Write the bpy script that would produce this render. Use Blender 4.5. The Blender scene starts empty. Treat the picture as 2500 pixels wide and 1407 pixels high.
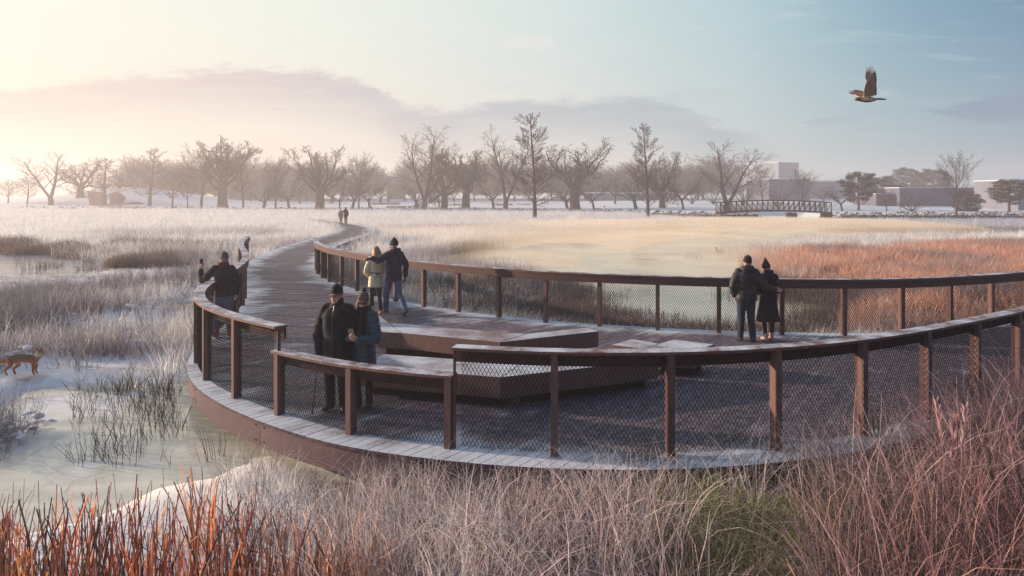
import bpy, math, random
import numpy as np
from mathutils import Vector, Matrix

rng = np.random.default_rng(7)
random.seed(7)
PI = math.pi
R = math.radians
SC = bpy.context.scene
COL = SC.collection

# ------------------------------------------------------------------ camera model (24 mm lens, level, shifted down)
FPX, CX, HY, CAMZ = 1667.0, 1250.0, 477.0, 3.1


def gp(px, py, z=0.0):
    """ground point seen at a photo position, on the level z"""
    d = FPX * (CAMZ - z) / (py - HY)
    return ((px - CX) * d / FPX, d)


def lin(r, g, b):
    f = lambda c: (c / 255 / 12.92) if c / 255 <= 0.04045 else ((c / 255 + 0.055) / 1.055) ** 2.4
    return (f(r), f(g), f(b), 1.0)


# ------------------------------------------------------------------ mesh builder
class MB:
    def __init__(s):
        s.v, s.c, s.q, s.t, s.n, s.cnt = [], [], [], [], [], 0
        s.mq, s.mt, s.mn = [], [], []

    def verts(s, V, c=(1, 1, 1, 1)):
        V = np.asarray(V, float).reshape(-1, 3)
        s.v.append(V)
        c = np.asarray(c, float)
        if c.ndim == 1:
            c = np.tile(c, (len(V), 1))
        s.c.append(c)
        b = s.cnt
        s.cnt += len(V)
        return b

    def quads(s, Q, m=0):
        Q = np.asarray(Q, int).reshape(-1, 4)
        s.q.append(Q); s.mq.append(np.full(len(Q), m))

    def tris(s, T, m=0):
        T = np.asarray(T, int).reshape(-1, 3)
        s.t.append(T); s.mt.append(np.full(len(T), m))

    def ngon(s, idx, m=0):
        s.n.append(list(idx)); s.mn.append(m)

    def box(s, c, size, rz=0, col=(1, 1, 1, 1), m=0, M=None):
        sx, sy, sz = [a / 2 for a in size]
        P = np.array([(x, y, z) for x in (-sx, sx) for y in (-sy, sy) for z in (-sz, sz)])
        if rz:
            ca, sa = math.cos(rz), math.sin(rz)
            P = P @ np.array([[ca, sa, 0], [-sa, ca, 0], [0, 0, 1]])
        if M is not None:
            P = P @ np.array(M).T
        b = s.verts(P + np.array(c), col)
        s.quads(np.array([(0, 1, 3, 2), (4, 6, 7, 5), (0, 4, 5, 1), (2, 3, 7, 6), (0, 2, 6, 4), (1, 5, 7, 3)]) + b, m)

    def bar(s, a, b, w, h, col=(1, 1, 1, 1), m=0):
        """rectangular bar from a to b"""
        a, b = np.array(a, float), np.array(b, float)
        t = (b - a) / np.linalg.norm(b - a)
        r = np.array([0, 0, 1.]) if abs(t[2]) < .9 else np.array([0, 1., 0])
        u = np.cross(t, r); u /= np.linalg.norm(u)
        n = np.cross(u, t)
        P = []
        for p in (a, b):
            for i, j in ((-1, -1), (1, -1), (1, 1), (-1, 1)):
                P.append(p + u * i * w / 2 + n * j * h / 2)
        k = s.verts(P, col)
        s.quads(np.array([(0, 1, 5, 4), (1, 2, 6, 5), (2, 3, 7, 6), (3, 0, 4, 7), (3, 2, 1, 0), (4, 5, 6, 7)]) + k, m)

    def prism(s, poly, z0, z1, col=(1, 1, 1, 1), m=0, mtop=None):
        n = len(poly)
        P = [(x, y, z0) for x, y in poly] + [(x, y, z1) for x, y in poly]
        b = s.verts(P, col)
        s.quads([(b + i, b + (i + 1) % n, b + n + (i + 1) % n, b + n + i) for i in range(n)], m)
        s.ngon([b + n + i for i in range(n)], m if mtop is None else mtop)
        s.ngon([b + n - 1 - i for i in range(n)], m)

    def tubes(s, P, Rd, sides=4, col=(1, 1, 1, 1), m=0, cap=False):
        """batch of tubes P (B,N,3), radii (B,N)"""
        P = np.asarray(P, float); Rd = np.asarray(Rd, float)
        if P.ndim == 2:
            P = P[None]; Rd = Rd[None]
        B, N, _ = P.shape
        T = np.gradient(P, axis=1)
        T /= np.maximum(np.linalg.norm(T, axis=2, keepdims=True), 1e-9)
        D = P[:, -1] - P[:, 0]
        ref = np.where((np.abs(D[:, 2]) > .8 * np.linalg.norm(D, axis=1))[:, None], np.array([[1., .13, 0]]), np.array([[.05, .02, 1.]]))
        U = np.cross(T, ref[:, None, :]); U /= np.maximum(np.linalg.norm(U, axis=2, keepdims=True), 1e-9)
        W = np.cross(T, U)
        a = np.arange(sides) * 2 * PI / sides
        ring = P[:, :, None, :] + Rd[:, :, None, None] * (U[:, :, None, :] * np.cos(a)[None, None, :, None] + W[:, :, None, :] * np.sin(a)[None, None, :, None])
        cc = np.asarray(col, float)
        if cc.ndim == 2 and len(cc) == B:
            cc = np.repeat(cc, N * sides, axis=0)
        elif cc.ndim == 3:
            cc = np.repeat(cc.reshape(-1, 4), sides, axis=0)
        b = s.verts(ring.reshape(-1, 3), cc)
        bi = np.arange(B)[:, None, None] * N * sides
        ni = np.arange(N - 1)[None, :, None] * sides
        si = np.arange(sides)[None, None, :]
        s2 = (si + 1) % sides
        Q = np.stack([bi + ni + si, bi + ni + s2, bi + ni + sides + s2, bi + ni + sides + si], -1).reshape(-1, 4)
        s.quads(Q + b, m)
        if cap:
            for k in range(B):
                s.ngon([b + k * N * sides + i for i in range(sides)][::-1], m)
                s.ngon([b + k * N * sides + (N - 1) * sides + i for i in range(sides)], m)

    def ribbons(s, P, Wd, side, col=(1, 1, 1, 1), m=0):
        """flat blades: P (B,N,3), widths (B,N), side direction (B,3)"""
        B, N, _ = P.shape
        L = P - side[:, None, :] * Wd[:, :, None] / 2
        Rr = P + side[:, None, :] * Wd[:, :, None] / 2
        V = np.stack([L, Rr], 2).reshape(-1, 3)
        cc = np.asarray(col, float)
        if cc.ndim == 3:
            cc = np.repeat(cc.reshape(-1, 4), 2, axis=0)
        b = s.verts(V, cc)
        bi = np.arange(B)[:, None] * N * 2
        ni = np.arange(N - 1)[None, :] * 2
        k = bi + ni
        s.quads(np.stack([k, k + 1, k + 3, k + 2], -1).reshape(-1, 4) + b, m)

    def ellipsoid(s, c, r, M=None, col=(1, 1, 1, 1), m=0, nu=16, nv=10):
        u = np.arange(nu) * 2 * PI / nu
        v = (np.arange(1, nv) / nv) * PI
        P = np.array([(math.sin(b) * math.cos(a), math.sin(b) * math.sin(a), math.cos(b)) for b in v for a in u] + [(0, 0, 1), (0, 0, -1)])
        P = P * np.array(r)
        if M is not None:
            P = P @ np.array(M).T
        b = s.verts(P + np.array(c), col)
        for j in range(nv - 2):
            for i in range(nu):
                s.quads([(b + j * nu + i, b + (j + 1) * nu + i, b + (j + 1) * nu + (i + 1) % nu, b + j * nu + (i + 1) % nu)], m)
        top, bot = b + (nv - 1) * nu, b + (nv - 1) * nu + 1
        s.tris([(top, b + i, b + (i + 1) % nu) for i in range(nu)], m)
        s.tris([(bot, b + (nv - 2) * nu + (i + 1) % nu, b + (nv - 2) * nu + i) for i in range(nu)], m)

    def loft(s, rings, col=(1, 1, 1, 1), m=0, cap=True):
        """rings: list of (n,3) arrays, closed loops"""
        n = len(rings[0])
        b = s.verts(np.concatenate(rings), col)
        i = np.arange(n); i2 = (i + 1) % n
        for k in range(len(rings) - 1):
            s.quads(np.stack([b + k * n + i, b + k * n + i2, b + (k + 1) * n + i2, b + (k + 1) * n + i], -1), m)
        if cap:
            s.ngon([b + j for j in range(n)][::-1], m)
            s.ngon([b + (len(rings) - 1) * n + j for j in range(n)], m)

    def mesh(s, name, mats=(), smooth=False):
        me = bpy.data.meshes.new(name)
        V = np.concatenate(s.v) if s.v else np.zeros((0, 3))
        lp, tot, mi = [], [], []
        for q, mm in zip(s.q, s.mq):
            lp.append(q.ravel()); tot.append(np.full(len(q), 4)); mi.append(mm)
        for t, mm in zip(s.t, s.mt):
            lp.append(t.ravel()); tot.append(np.full(len(t), 3)); mi.append(mm)
        for n, mm in zip(s.n, s.mn):
            lp.append(np.array(n)); tot.append(np.array([len(n)])); mi.append(np.array([mm]))
        lp = np.concatenate(lp); tot = np.concatenate(tot); mi = np.concatenate(mi)
        me.vertices.add(len(V)); me.loops.add(len(lp)); me.polygons.add(len(tot))
        me.vertices.foreach_set('co', V.ravel().astype(np.float32))
        me.loops.foreach_set('vertex_index', lp.astype(np.int32))
        st = np.concatenate([[0], np.cumsum(tot)[:-1]])
        me.polygons.foreach_set('loop_start', st.astype(np.int32))
        me.polygons.foreach_set('loop_total', tot.astype(np.int32))
        me.polygons.foreach_set('material_index', mi.astype(np.int32))
        me.polygons.foreach_set('use_smooth', np.full(len(tot), smooth))
        me.update(calc_edges=True)
        a = me.color_attributes.new('col', 'FLOAT_COLOR', 'POINT')
        a.data.foreach_set('color', np.concatenate(s.c).ravel().astype(np.float32))
        for m in (mats if isinstance(mats, (list, tuple)) else [mats]):
            me.materials.append(m)
        me.validate()
        return me

    def build(s, name, mats, parent=None, smooth=False):
        return put(name, s.mesh(name, mats, smooth), parent)


def put(name, me, parent=None):
    o = bpy.data.objects.new(name, me)
    COL.objects.link(o)
    if parent is not None:
        o.parent = parent
    return o


def tag(o, label=None, cat=None, group=None, kind=None):
    if label: o['label'] = label
    if cat: o['category'] = cat
    if group: o['group'] = group
    if kind: o['kind'] = kind
    return o


def empty(name, loc=(0, 0, 0), rz=0, label=None, cat=None, group=None):
    o = bpy.data.objects.new(name, None)
    COL.objects.link(o)
    o.empty_display_size = .2
    o.location = loc; o.rotation_euler = (0, 0, rz)
    return tag(o, label, cat, group)


def copy_tree(o, parent=None):
    c = o.copy(); COL.objects.link(c)
    if parent is not None: c.parent = parent
    for ch in [x for x in o.children]:
        copy_tree(ch, c)
    return c


# ------------------------------------------------------------------ materials
def nt(name):
    m = bpy.data.materials.new(name); m.use_nodes = True
    t = m.node_tree
    for n in list(t.nodes): t.nodes.remove(n)
    return m, t


class NG:
    """tiny node helper"""
    def __init__(s, t): s.t = t

    def n(s, typ, **kw):
        nd = s.t.nodes.new(typ)
        for k, v in kw.items():
            if k == 'ins':
                for a, b in v.items(): nd.inputs[a].default_value = b
            else: setattr(nd, k, v)
        return nd

    def l(s, a, b): s.t.links.new(a, b)

    def val(s, x, inp):
        if hasattr(x, 'links') or isinstance(x, bpy.types.NodeSocket): s.l(x, inp)
        else: inp.default_value = x

    def math(s, op, a, b=0.0, c=None, clamp=False):
        nd = s.n('ShaderNodeMath', operation=op, use_clamp=clamp)
        s.val(a, nd.inputs[0]); s.val(b, nd.inputs[1])
        if c is not None: s.val(c, nd.inputs[2])
        return nd.outputs[0]

    def mix(s, f, a, b, blend='MIX'):
        nd = s.n('ShaderNodeMix', data_type='RGBA', blend_type=blend)
        s.val(f, nd.inputs[0]); s.val(a, nd.inputs[6]); s.val(b, nd.inputs[7])
        return nd.outputs[2]

    def noise(s, vec, scale, detail=3, rough=.55, dist=0.0):
        nd = s.n('ShaderNodeTexNoise', ins={'Scale': scale, 'Detail': detail, 'Roughness': rough, 'Distortion': dist})
        if vec is not None: s.l(vec, nd.inputs['Vector'])
        return nd.outputs['Fac']

    def map(s, x, a, b, c=0.0, d=1.0, smooth=False):
        nd = s.n('ShaderNodeMapRange', ins={'From Min': a, 'From Max': b, 'To Min': c, 'To Max': d})
        if smooth: nd.interpolation_type = 'SMOOTHSTEP'
        s.val(x, nd.inputs['Value'])
        return nd.outputs['Result']

    def ramp(s, x, stops, interp='LINEAR'):
        nd = s.n('ShaderNodeValToRGB'); cr = nd.color_ramp; cr.interpolation = interp
        while len(cr.elements) < len(stops): cr.elements.new(.5)
        for e, (p, c) in zip(cr.elements, stops):
            e.position = p; e.color = c if len(c) == 4 else (*c, 1)
        s.val(x, nd.inputs[0])
        return nd.outputs[0]

    def scale_vec(s, vec, sc):
        nd = s.n('ShaderNodeMapping'); nd.inputs['Scale'].default_value = sc
        s.l(vec, nd.inputs['Vector']); return nd.outputs[0]

    def pos(s): return s.n('ShaderNodeNewGeometry').outputs['Position']
    def obj(s): return s.n('ShaderNodeTexCoord').outputs['Object']
    def col(s, name='col', typ='GEOMETRY'):
        return s.n('ShaderNodeAttribute', attribute_name=name, attribute_type=typ).outputs['Color']

    def bsdf(s, color, rough=.8, spec=.3, bump=None, bs=.3, bd=.02, metal=0.0, out=True, **kw):
        b = s.n('ShaderNodeBsdfPrincipled')
        s.val(color, b.inputs['Base Color']); s.val(rough, b.inputs['Roughness'])
        b.inputs['Specular IOR Level'].default_value = spec
        b.inputs['Metallic'].default_value = metal
        for k, v in kw.items(): s.val(v, b.inputs[k.replace('_', ' ')])
        if bump is not None:
            bn = s.n('ShaderNodeBump', ins={'Strength': bs, 'Distance': bd})
            s.l(bump, bn.inputs['Height']); s.l(bn.outputs[0], b.inputs['Normal'])
        if out:
            o = s.n('ShaderNodeOutputMaterial'); s.l(b.outputs[0], o.inputs[0])
        return b


def simple_mat(name, c1, c2=None, scale=8, rough=.8, spec=.25, bump=.3, bd=.01, coord='obj', bscale=None, stretch=None, metal=0.0):
    m, t = nt(name); g = NG(t)
    v = g.obj() if coord == 'obj' else g.pos()
    if stretch: v = g.scale_vec(v, stretch)
    n1 = g.noise(v, scale, 4)
    c = g.mix(g.map(n1, .3, .7), c1, c2 or c1)
    g.bsdf(c, rough, spec, bump=g.noise(v, bscale or scale * 3, 3), bs=bump, bd=bd, metal=metal)
    return m


FROST = lin(212, 222, 234)


def wood_mat(name, c1, c2, frost=0.0, flo=.45, fhi=.62, fscale=1.6, edge=False, updown=True, rough=.7, grain=(1, 1, 1)):
    """timber with grain; real frost lies on the faces that look up (and on the board ends when edge is set)"""
    m, t = nt(name); g = NG(t)
    p = g.pos()
    grain_n = g.noise(g.scale_vec(p, grain), 9, 4, .6, 1.2)
    fine = g.noise(g.scale_vec(p, (40 * grain[0], 40 * grain[1], 40 * grain[2])), 1.0, 2)
    att = g.n('ShaderNodeSeparateColor'); g.l(g.col(), att.inputs[0])
    base = g.mix(g.map(grain_n, .3, .72), c1, c2)
    base = g.mix(1.0, base, g.n('ShaderNodeCombineColor').outputs[0], 'MULTIPLY') if False else base
    tint = g.map(att.outputs[0], 0, 1, .62, 1.3)
    sv = g.n('ShaderNodeHueSaturation'); g.l(base, sv.inputs['Color']); g.l(tint, sv.inputs['Value'])
    c = sv.outputs[0]
    if frost > 0:
        fn = g.noise(p, fscale, 5, .62)
        fine2 = g.noise(g.scale_vec(p, (1, 1, 1)), 22, 3, .7)
        f = g.math('ADD', g.math('MULTIPLY', fn, .75), g.math('MULTIPLY', fine2, .25))
        if edge:
            f = g.math('ADD', f, g.math('MULTIPLY', att.outputs[1], .34))
            f = g.math('ADD', f, g.math('MULTIPLY', g.math('SUBTRACT', att.outputs[0], .5), .10))
        mk = g.map(f, flo, fhi)
        if edge: mk = g.math('MAXIMUM', mk, g.map(g.noise(g.scale_vec(p, (3, 3, 1)), 3.0, 4, .7), .40, .75, .02, .26))
        if updown:
            nz = g.n('ShaderNodeSeparateXYZ'); g.l(g.n('ShaderNodeNewGeometry').outputs['Normal'], nz.inputs[0])
            mk = g.math('MULTIPLY', mk, g.map(nz.outputs[2], .5, .9))
        mk = g.math('MULTIPLY', mk, frost)
        c = g.mix(mk, c, FROST)
        rr = g.map(mk, 0, 1, rough, .55)
    else:
        rr = rough
    g.bsdf(c, rr, .3, bump=fine, bs=.25, bd=.004)
    return m


WOOD_D, WOOD_L = lin(82, 58, 56), lin(118, 90, 86)
M_post = wood_mat('post_timber', WOOD_D, WOOD_L, frost=.25, grain=(6, 6, .8))
M_cap = wood_mat('handrail_timber', lin(90, 60, 58), lin(126, 92, 86), frost=.85, flo=.40, fhi=.60, fscale=2.6)
M_board = wood_mat('rail_board_timber', lin(70, 48, 48), lin(100, 72, 70), grain=(.8, .8, 6))
M_deck = wood_mat('deck_timber', lin(60, 43, 56), lin(90, 69, 82), frost=.88, flo=.55, fhi=.80, fscale=.8, edge=True)
M_fascia = wood_mat('fascia_steel', lin(84, 66, 72), lin(104, 82, 88), frost=0, grain=(1, 1, 1))
M_bench = wood_mat('bench_timber', lin(100, 74, 70), lin(134, 104, 98), frost=.88, flo=.36, fhi=.62, fscale=1.1, grain=(5, 5, .7))
M_plinth = simple_mat('plinth_dark', lin(38, 30, 34), lin(52, 40, 42), 5)
M_mesh = simple_mat('mesh_steel', lin(28, 24, 32), lin(40, 34, 42), 10, rough=.75, spec=.2, bump=.05)


def vnoise(x, y, s, seed=0):
    """smooth value noise in numpy, 0..1"""
    x = np.asarray(x, float) / s + 1000 + seed * 17.3; y = np.asarray(y, float) / s + 1000 + seed * 9.1
    xi, yi = np.floor(x).astype(int), np.floor(y).astype(int)
    fx, fy = x - xi, y - yi
    fx, fy = fx * fx * (3 - 2 * fx), fy * fy * (3 - 2 * fy)
    h = lambda a, b: np.modf(np.abs(np.sin(a * 127.1 + b * 311.7 + seed * 74.7) * 43758.5453))[0]
    return (h(xi, yi) * (1 - fx) + h(xi + 1, yi) * fx) * (1 - fy) + (h(xi, yi + 1) * (1 - fx) + h(xi + 1, yi + 1) * fx) * fy


def fbm(x, y, s, seed=0, o=4):
    return sum(vnoise(x, y, s / 2 ** k, seed + k) * .5 ** k for k in range(o)) / sum(.5 ** k for k in range(o))


# ------------------------------------------------------------------ curves
def catmull(P, step=.1):
    P = np.array(P, float)
    Q = np.vstack([2 * P[0] - P[1], P, 2 * P[-1] - P[-2]])
    out = []
    for i in range(1, len(Q) - 2):
        n = max(4, int(np.linalg.norm(Q[i + 1] - Q[i]) / .05))
        t = np.linspace(0, 1, n, endpoint=False)[:, None]
        p0, p1, p2, p3 = Q[i - 1], Q[i], Q[i + 1], Q[i + 2]
        out.append(.5 * (2 * p1 + (p2 - p0) * t + (2 * p0 - 5 * p1 + 4 * p2 - p3) * t ** 2 + (3 * p1 - p0 - 3 * p2 + p3) * t ** 3))
    out.append(P[-1:])
    C = np.vstack(out)
    return resample(C, step)


def resample(C, step=None, n=None):
    s = np.concatenate([[0], np.cumsum(np.linalg.norm(np.diff(C, axis=0), axis=1))])
    n = n or max(2, int(round(s[-1] / step)) + 1)
    q = np.linspace(0, s[-1], n)
    return np.stack([np.interp(q, s, C[:, k]) for k in range(C.shape[1])], 1)


def smooth_curve(C, k=9):
    ker = np.ones(k) / k
    pad = np.vstack([np.repeat(C[:1], k // 2, 0), C, np.repeat(C[-1:], k // 2, 0)])
    return np.stack([np.convolve(pad[:, i], ker, 'valid') for i in range(C.shape[1])], 1)


def normals2(C):
    T = np.gradient(C, axis=0); T /= np.linalg.norm(T, axis=1, keepdims=True)
    return np.stack([-T[:, 1], T[:, 0]], 1)      # to the left of travel


def sweep(mb, C, profile, col=(1, 1, 1, 1), m=0, cap=True):
    """rectangular or any closed profile [(offset to the left, z)] along the plan curve C"""
    N = normals2(C)
    rings = []
    V = np.stack([np.concatenate([C + N * o, np.full((len(C), 1), z)], 1) for o, z in profile], 1)
    n = len(profile)
    b = mb.verts(V.reshape(-1, 3), col)
    i = np.arange(n); i2 = (i + 1) % n
    k = np.arange(len(C) - 1)[:, None] * n
    mb.quads(np.stack([b + k + i, b + k + i2, b + k + n + i2, b + k + n + i], -1).reshape(-1, 4), m)
    if cap:
        mb.ngon([b + j for j in range(n)][::-1], m)
        mb.ngon([b + (len(C) - 1) * n + j for j in range(n)], m)


# ------------------------------------------------------------------ boardwalk plan (metres; camera at the origin looking along +y)
LKEY = [(-27, 90), (-23, 83), (-19.5, 75), (-17.2, 67), (-15.3, 60), (-14.5, 52), (-14.2, 46.6), (-13.7, 40.4), (-12.8, 34.9), (-11.9, 30.8), (-10.4, 26.2), (-8.85, 22.6),
        (-7.8, 20.0), (-7.3, 18.3), (-6.78, 16.2), (-6.34, 14.1), (-5.84, 12.72), (-5.13, 11.5), (-4.23, 10.5), (-3.25, 9.66), (-2.02, 8.87), (-.75, 8.40), (.48, 8.16),
        (1.83, 8.14), (3.15, 8.36), (4.4, 8.8), (5.6, 9.42), (6.8, 10.15), (8.5, 11.25), (10.5, 12.9), (13, 15.2), (16, 18.4)]
RKEY = [(-24.5, 87), (-20.6, 79.5), (-17.3, 73.5), (-13.6, 65.4), (-12.1, 60), (-11.3, 54.5), (-11.05, 47), (-10.7, 41.7), (-9.7, 36), (-8.75, 31), (-8.4, 29.2), (-7.7, 26.9), (-7.0, 25.3),
        (-6.36, 24), (-5.72, 23.1), (-4.75, 21.7), (-3.82, 20.4), (-2.8, 19.3), (-1.74, 18.35), (-.61, 17.5), (.56, 16.75), (1.8, 16.2), (3.06, 15.78), (4.35, 15.43), (5.7, 15.2),
        (6.99, 15.07), (8.74, 15.2), (10.4, 15.7), (12.1, 16.4), (14, 17.6), (17, 20.2)]
LC, RC = smooth_curve(catmull(LKEY), 15), smooth_curve(catmull(RKEY), 15)
PAIRS = [((-27, 90), (-24.5, 87)), ((-19.5, 75), (-17.3, 73.5)), ((-15.3, 60), (-12.1, 60)), ((-14.2, 46.6), (-11.05, 47)), ((-12.8, 34.9), (-9.6, 35.8)), ((-11.9, 30.8), (-8.5, 30)),
         ((-8.85, 22.6), (-6.0, 23.5)), ((-7.3, 18.3), (-4.0, 20.6)), ((-6.45, 14.1), (-2.0, 18.5)), ((-5.92, 12.75), (-.6, 17.5)), ((-3.25, 9.66), (2.4, 15.95)), ((-.75, 8.4), (5.0, 15.3)),
         ((1.83, 8.14), (7.3, 15.07)), ((4.4, 8.8), (9.4, 15.35)), ((8.5, 11.25), (12.1, 16.4)), ((16, 18.4), (17, 20.2))]


def near_i(C, p): return int(np.argmin(((C - np.array(p)) ** 2).sum(1)))


def outset(C, sgn, f):
    return C + normals2(C) * (sgn * f)[:, None]


sL = [near_i(LC, q) for q in ((-11.9, 30.8), (-6.36, 14.1), (-5.9, 12.75), (-4.23, 10.5), (-2.02, 8.87))]
offL = np.interp(np.arange(len(LC)), [0] + sL + [len(LC)], [.0, .08, .13, .19, .32, .42, .42])
LE = outset(LC, -1, offL)          # travelling from the far end the outside of the left curve is on the right hand
iR = near_i(RC, (-8.4, 29.2))
offR = np.interp(np.arange(len(RC)), [0, iR, iR + 30, len(RC)], [0, .05, .3, .3])
RE = outset(RC, 1, offR)
# ------------------------------------------------------------------ figures: closed volumes fused into one skin
def fuse(mb, name, mats, voxel=.012, smooth=3, factor=.5):
    me = mb.mesh(name + '_raw', [])
    ob = put(name + '_tmp', me)
    r = ob.modifiers.new('r', 'REMESH'); r.mode = 'VOXEL'; r.voxel_size = voxel; r.adaptivity = 0
    if smooth:
        s = ob.modifiers.new('s', 'SMOOTH'); s.iterations = smooth; s.factor = factor
    bpy.context.view_layer.update()
    dg = bpy.context.evaluated_depsgraph_get()
    out = bpy.data.meshes.new_from_object(ob.evaluated_get(dg))
    bpy.data.objects.remove(ob); bpy.data.meshes.remove(me)
    out.name = name
    out.materials.clear()
    for m in (mats if isinstance(mats, (list, tuple)) else [mats]): out.materials.append(m)
    out.polygons.foreach_set('use_smooth', np.full(len(out.polygons), True))
    return out


def co_of(me):
    a = np.zeros(len(me.vertices) * 3, np.float32); me.vertices.foreach_get('co', a); return a.reshape(-1, 3).astype(float)


def nor_of(me):
    a = np.zeros(len(me.vertices) * 3, np.float32); me.vertices.foreach_get('normal', a); return a.reshape(-1, 3).astype(float)


def set_co(me, V): me.vertices.foreach_set('co', V.astype(np.float32).ravel()); me.update()


def set_col(me, C):
    a = me.color_attributes.get('col') or me.color_attributes.new('col', 'FLOAT_COLOR', 'POINT')
    a.data.foreach_set('color', np.asarray(C, np.float32).ravel())


def limb(mb, pts, rad, n=14, sub=5):
    """round limb through joints with rounded ends"""
    P = np.array(pts, float); r = np.array(rad, float)
    Q = np.vstack([2 * P[0] - P[1], P, 2 * P[-1] - P[-2]]); rq = np.r_[r[0], r, r[-1]]
    C, Rr = [], []
    for i in range(1, len(Q) - 2):
        for t in np.linspace(0, 1, sub, endpoint=False):
            a, b, c, d = Q[i - 1], Q[i], Q[i + 1], Q[i + 2]
            cr = .5 * (2 * b + (c - a) * t + (2 * a - 5 * b + 4 * c - d) * t * t + (3 * b - a - 3 * c + d) * t ** 3)
            C.append(cr * .55 + (b + (c - b) * t) * .45); Rr.append(rq[i] + (rq[i + 1] - rq[i]) * t)
    C.append(P[-1]); Rr.append(r[-1])
    C, Rr = np.array(C), np.array(Rr)
    T = np.gradient(C, axis=0); T /= np.linalg.norm(T, axis=1, keepdims=True)
    c0 = [C[0] - T[0] * Rr[0] * k for k in (.95, .7, .35)]; r0 = [Rr[0] * k for k in (.3, .72, .94)]
    c1 = [C[-1] + T[-1] * Rr[-1] * k for k in (.35, .7, .95)]; r1 = [Rr[-1] * k for k in (.94, .72, .3)]
    C = np.vstack([c0, C, c1]); Rr = np.r_[r0, Rr, r1]; T = np.vstack([[T[0]] * 3, T, [T[-1]] * 3])
    u = np.cross(T[0], [0, 0, 1.]) if abs(T[0][2]) < .9 else np.cross(T[0], [1., 0, 0])
    rings = []
    a = np.arange(n) * 2 * PI / n
    for k in range(len(C)):
        u = u - T[k] * (u @ T[k]); u /= np.linalg.norm(u); w = np.cross(T[k], u)
        rings.append(C[k] + Rr[k] * (np.cos(a)[:, None] * u + np.sin(a)[:, None] * w))
    mb.loft(rings)


def torso(mb, rings, spine, n=22, sq=2.4):
    """rings (z, rx, ry[, dy]); spine(z) -> (x, y)"""
    a = np.arange(n) * 2 * PI / n
    ca, sa = np.cos(a), np.sin(a)
    ex = np.sign(ca) * np.abs(ca) ** (2 / sq); ey = np.sign(sa) * np.abs(sa) ** (2 / sq)
    out = []
    for r in rings:
        x, y = spine(r[0])
        dy = r[3] if len(r) > 3 else 0
        out.append(np.stack([x + r[1] * ex, y + dy + r[2] * ey, np.full(n, r[0])], 1))
    mb.loft(out)


def hand(mb, wrist, d, nrm, side, curl=(.35, .4, .45, .5), thumb=.5, s=1.0, grow=0.0):
    """palm and five fingers; d = pointing direction, nrm = the way the palm faces, side = +1 when the thumb is along cross(d, nrm)"""
    d = np.array(d, float); d /= np.linalg.norm(d)
    nrm = np.array(nrm, float); nrm = nrm - d * (nrm @ d); nrm /= np.linalg.norm(nrm)
    w = np.cross(d, nrm) * side
    W = np.array(wrist, float)
    for k in (-1.2, -.4, .4, 1.2):
        q = W + w * k * .020 * s
        limb(mb, [W + w * k * .012 * s, q + d * .045 * s, W + w * k * .026 * s + d * .088 * s], np.array([.016, .016, .0125]) * s + grow, 8, 3)
    for k, ln, c in zip((1.2, .4, -.4, -1.2), (.070, .080, .074, .056), curl):
        p = W + w * k * .0265 * s + d * .088 * s; dd = d.copy(); pts = [p]
        for seg, f in zip((.42, .32, .26), (.8, 1.0, .8)):
            an = c * f
            dd = dd * math.cos(an) + nrm * math.sin(an) if False else dd * math.cos(an) + np.cross(np.cross(dd, nrm) / max(1e-6, np.linalg.norm(np.cross(dd, nrm))), dd) * math.sin(an)
            p = p + dd * ln * seg * s; pts.append(p)
        limb(mb, pts, np.array([.0098, .0092, .0085, .0075]) * s + grow, 7, 2)
    b = W + w * .026 * s + d * .022 * s
    t1 = b + (d * .6 + w * .75 + nrm * thumb) * .038 * s; t2 = t1 + (d * .85 + w * .25 + nrm * thumb) * .032 * s
    limb(mb, [b, t1, t2], np.array([.0135, .0110, .0088]) * s + grow, 8, 3)


def cloth(name, c1, c2=None, rough=.85, bump=.5, sheen=.1, scale=9, metal=0):
    m, t = nt(name); g = NG(t)
    p = g.obj()
    n1 = g.noise(g.scale_vec(p, (1, 1, .55)), scale, 3, .5, .8); n2 = g.noise(p, 120, 2)
    c = g.mix(g.map(n1, .35, .7), c1, c2 or tuple(min(1, a * 1.35) for a in c1[:3]) + (1,))
    g.bsdf(c, rough, .25, bump=g.math('ADD', n1, g.math('MULTIPLY', n2, .06)), bs=bump, bd=.025, Sheen_Weight=sheen)
    return m


def skin_mat():
    m, t = nt('skin'); g = NG(t)
    g.bsdf(g.mix(g.map(g.noise(g.obj(), 30, 3), .3, .7), g.col(), g.mix(.12, g.col(), lin(150, 70, 60))), .55, .35, Subsurface_Weight=.05)
    return m


M_skin = skin_mat()
SK = np.array(lin(205, 158, 138)[:3])
M_black = cloth('black_cloth', lin(20, 19, 30), lin(30, 28, 42))
M_blackknit = cloth('black_knit', lin(28, 25, 32), lin(40, 36, 44), scale=40)
M_navy = cloth('navy_cloth', lin(30, 34, 58), lin(40, 46, 74))
M_navy2 = cloth('dark_navy_cloth', lin(24, 24, 40), lin(34, 34, 52))
M_teal = cloth('teal_quilt', lin(42, 62, 76), lin(56, 78, 92), rough=.5, sheen=.2)
M_cream = cloth('cream_wool', lin(232, 212, 176), lin(240, 222, 190), sheen=.3)
M_puff = cloth('charcoal_quilt', lin(40, 36, 44), lin(54, 50, 58), rough=.5)
M_jean = cloth('blue_denim', lin(70, 84, 114), lin(96, 110, 140), scale=14)
M_jeandark = cloth('dark_denim', lin(36, 42, 60), lin(48, 54, 74), scale=14)
M_trs = cloth('black_trousers', lin(26, 24, 32), lin(36, 32, 42))
M_grey = cloth('grey_knit', lin(72, 74, 82), lin(104, 106, 112), scale=60)
M_pink = cloth('dusty_pink_coat', lin(150, 122, 126), lin(166, 138, 140))
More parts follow.
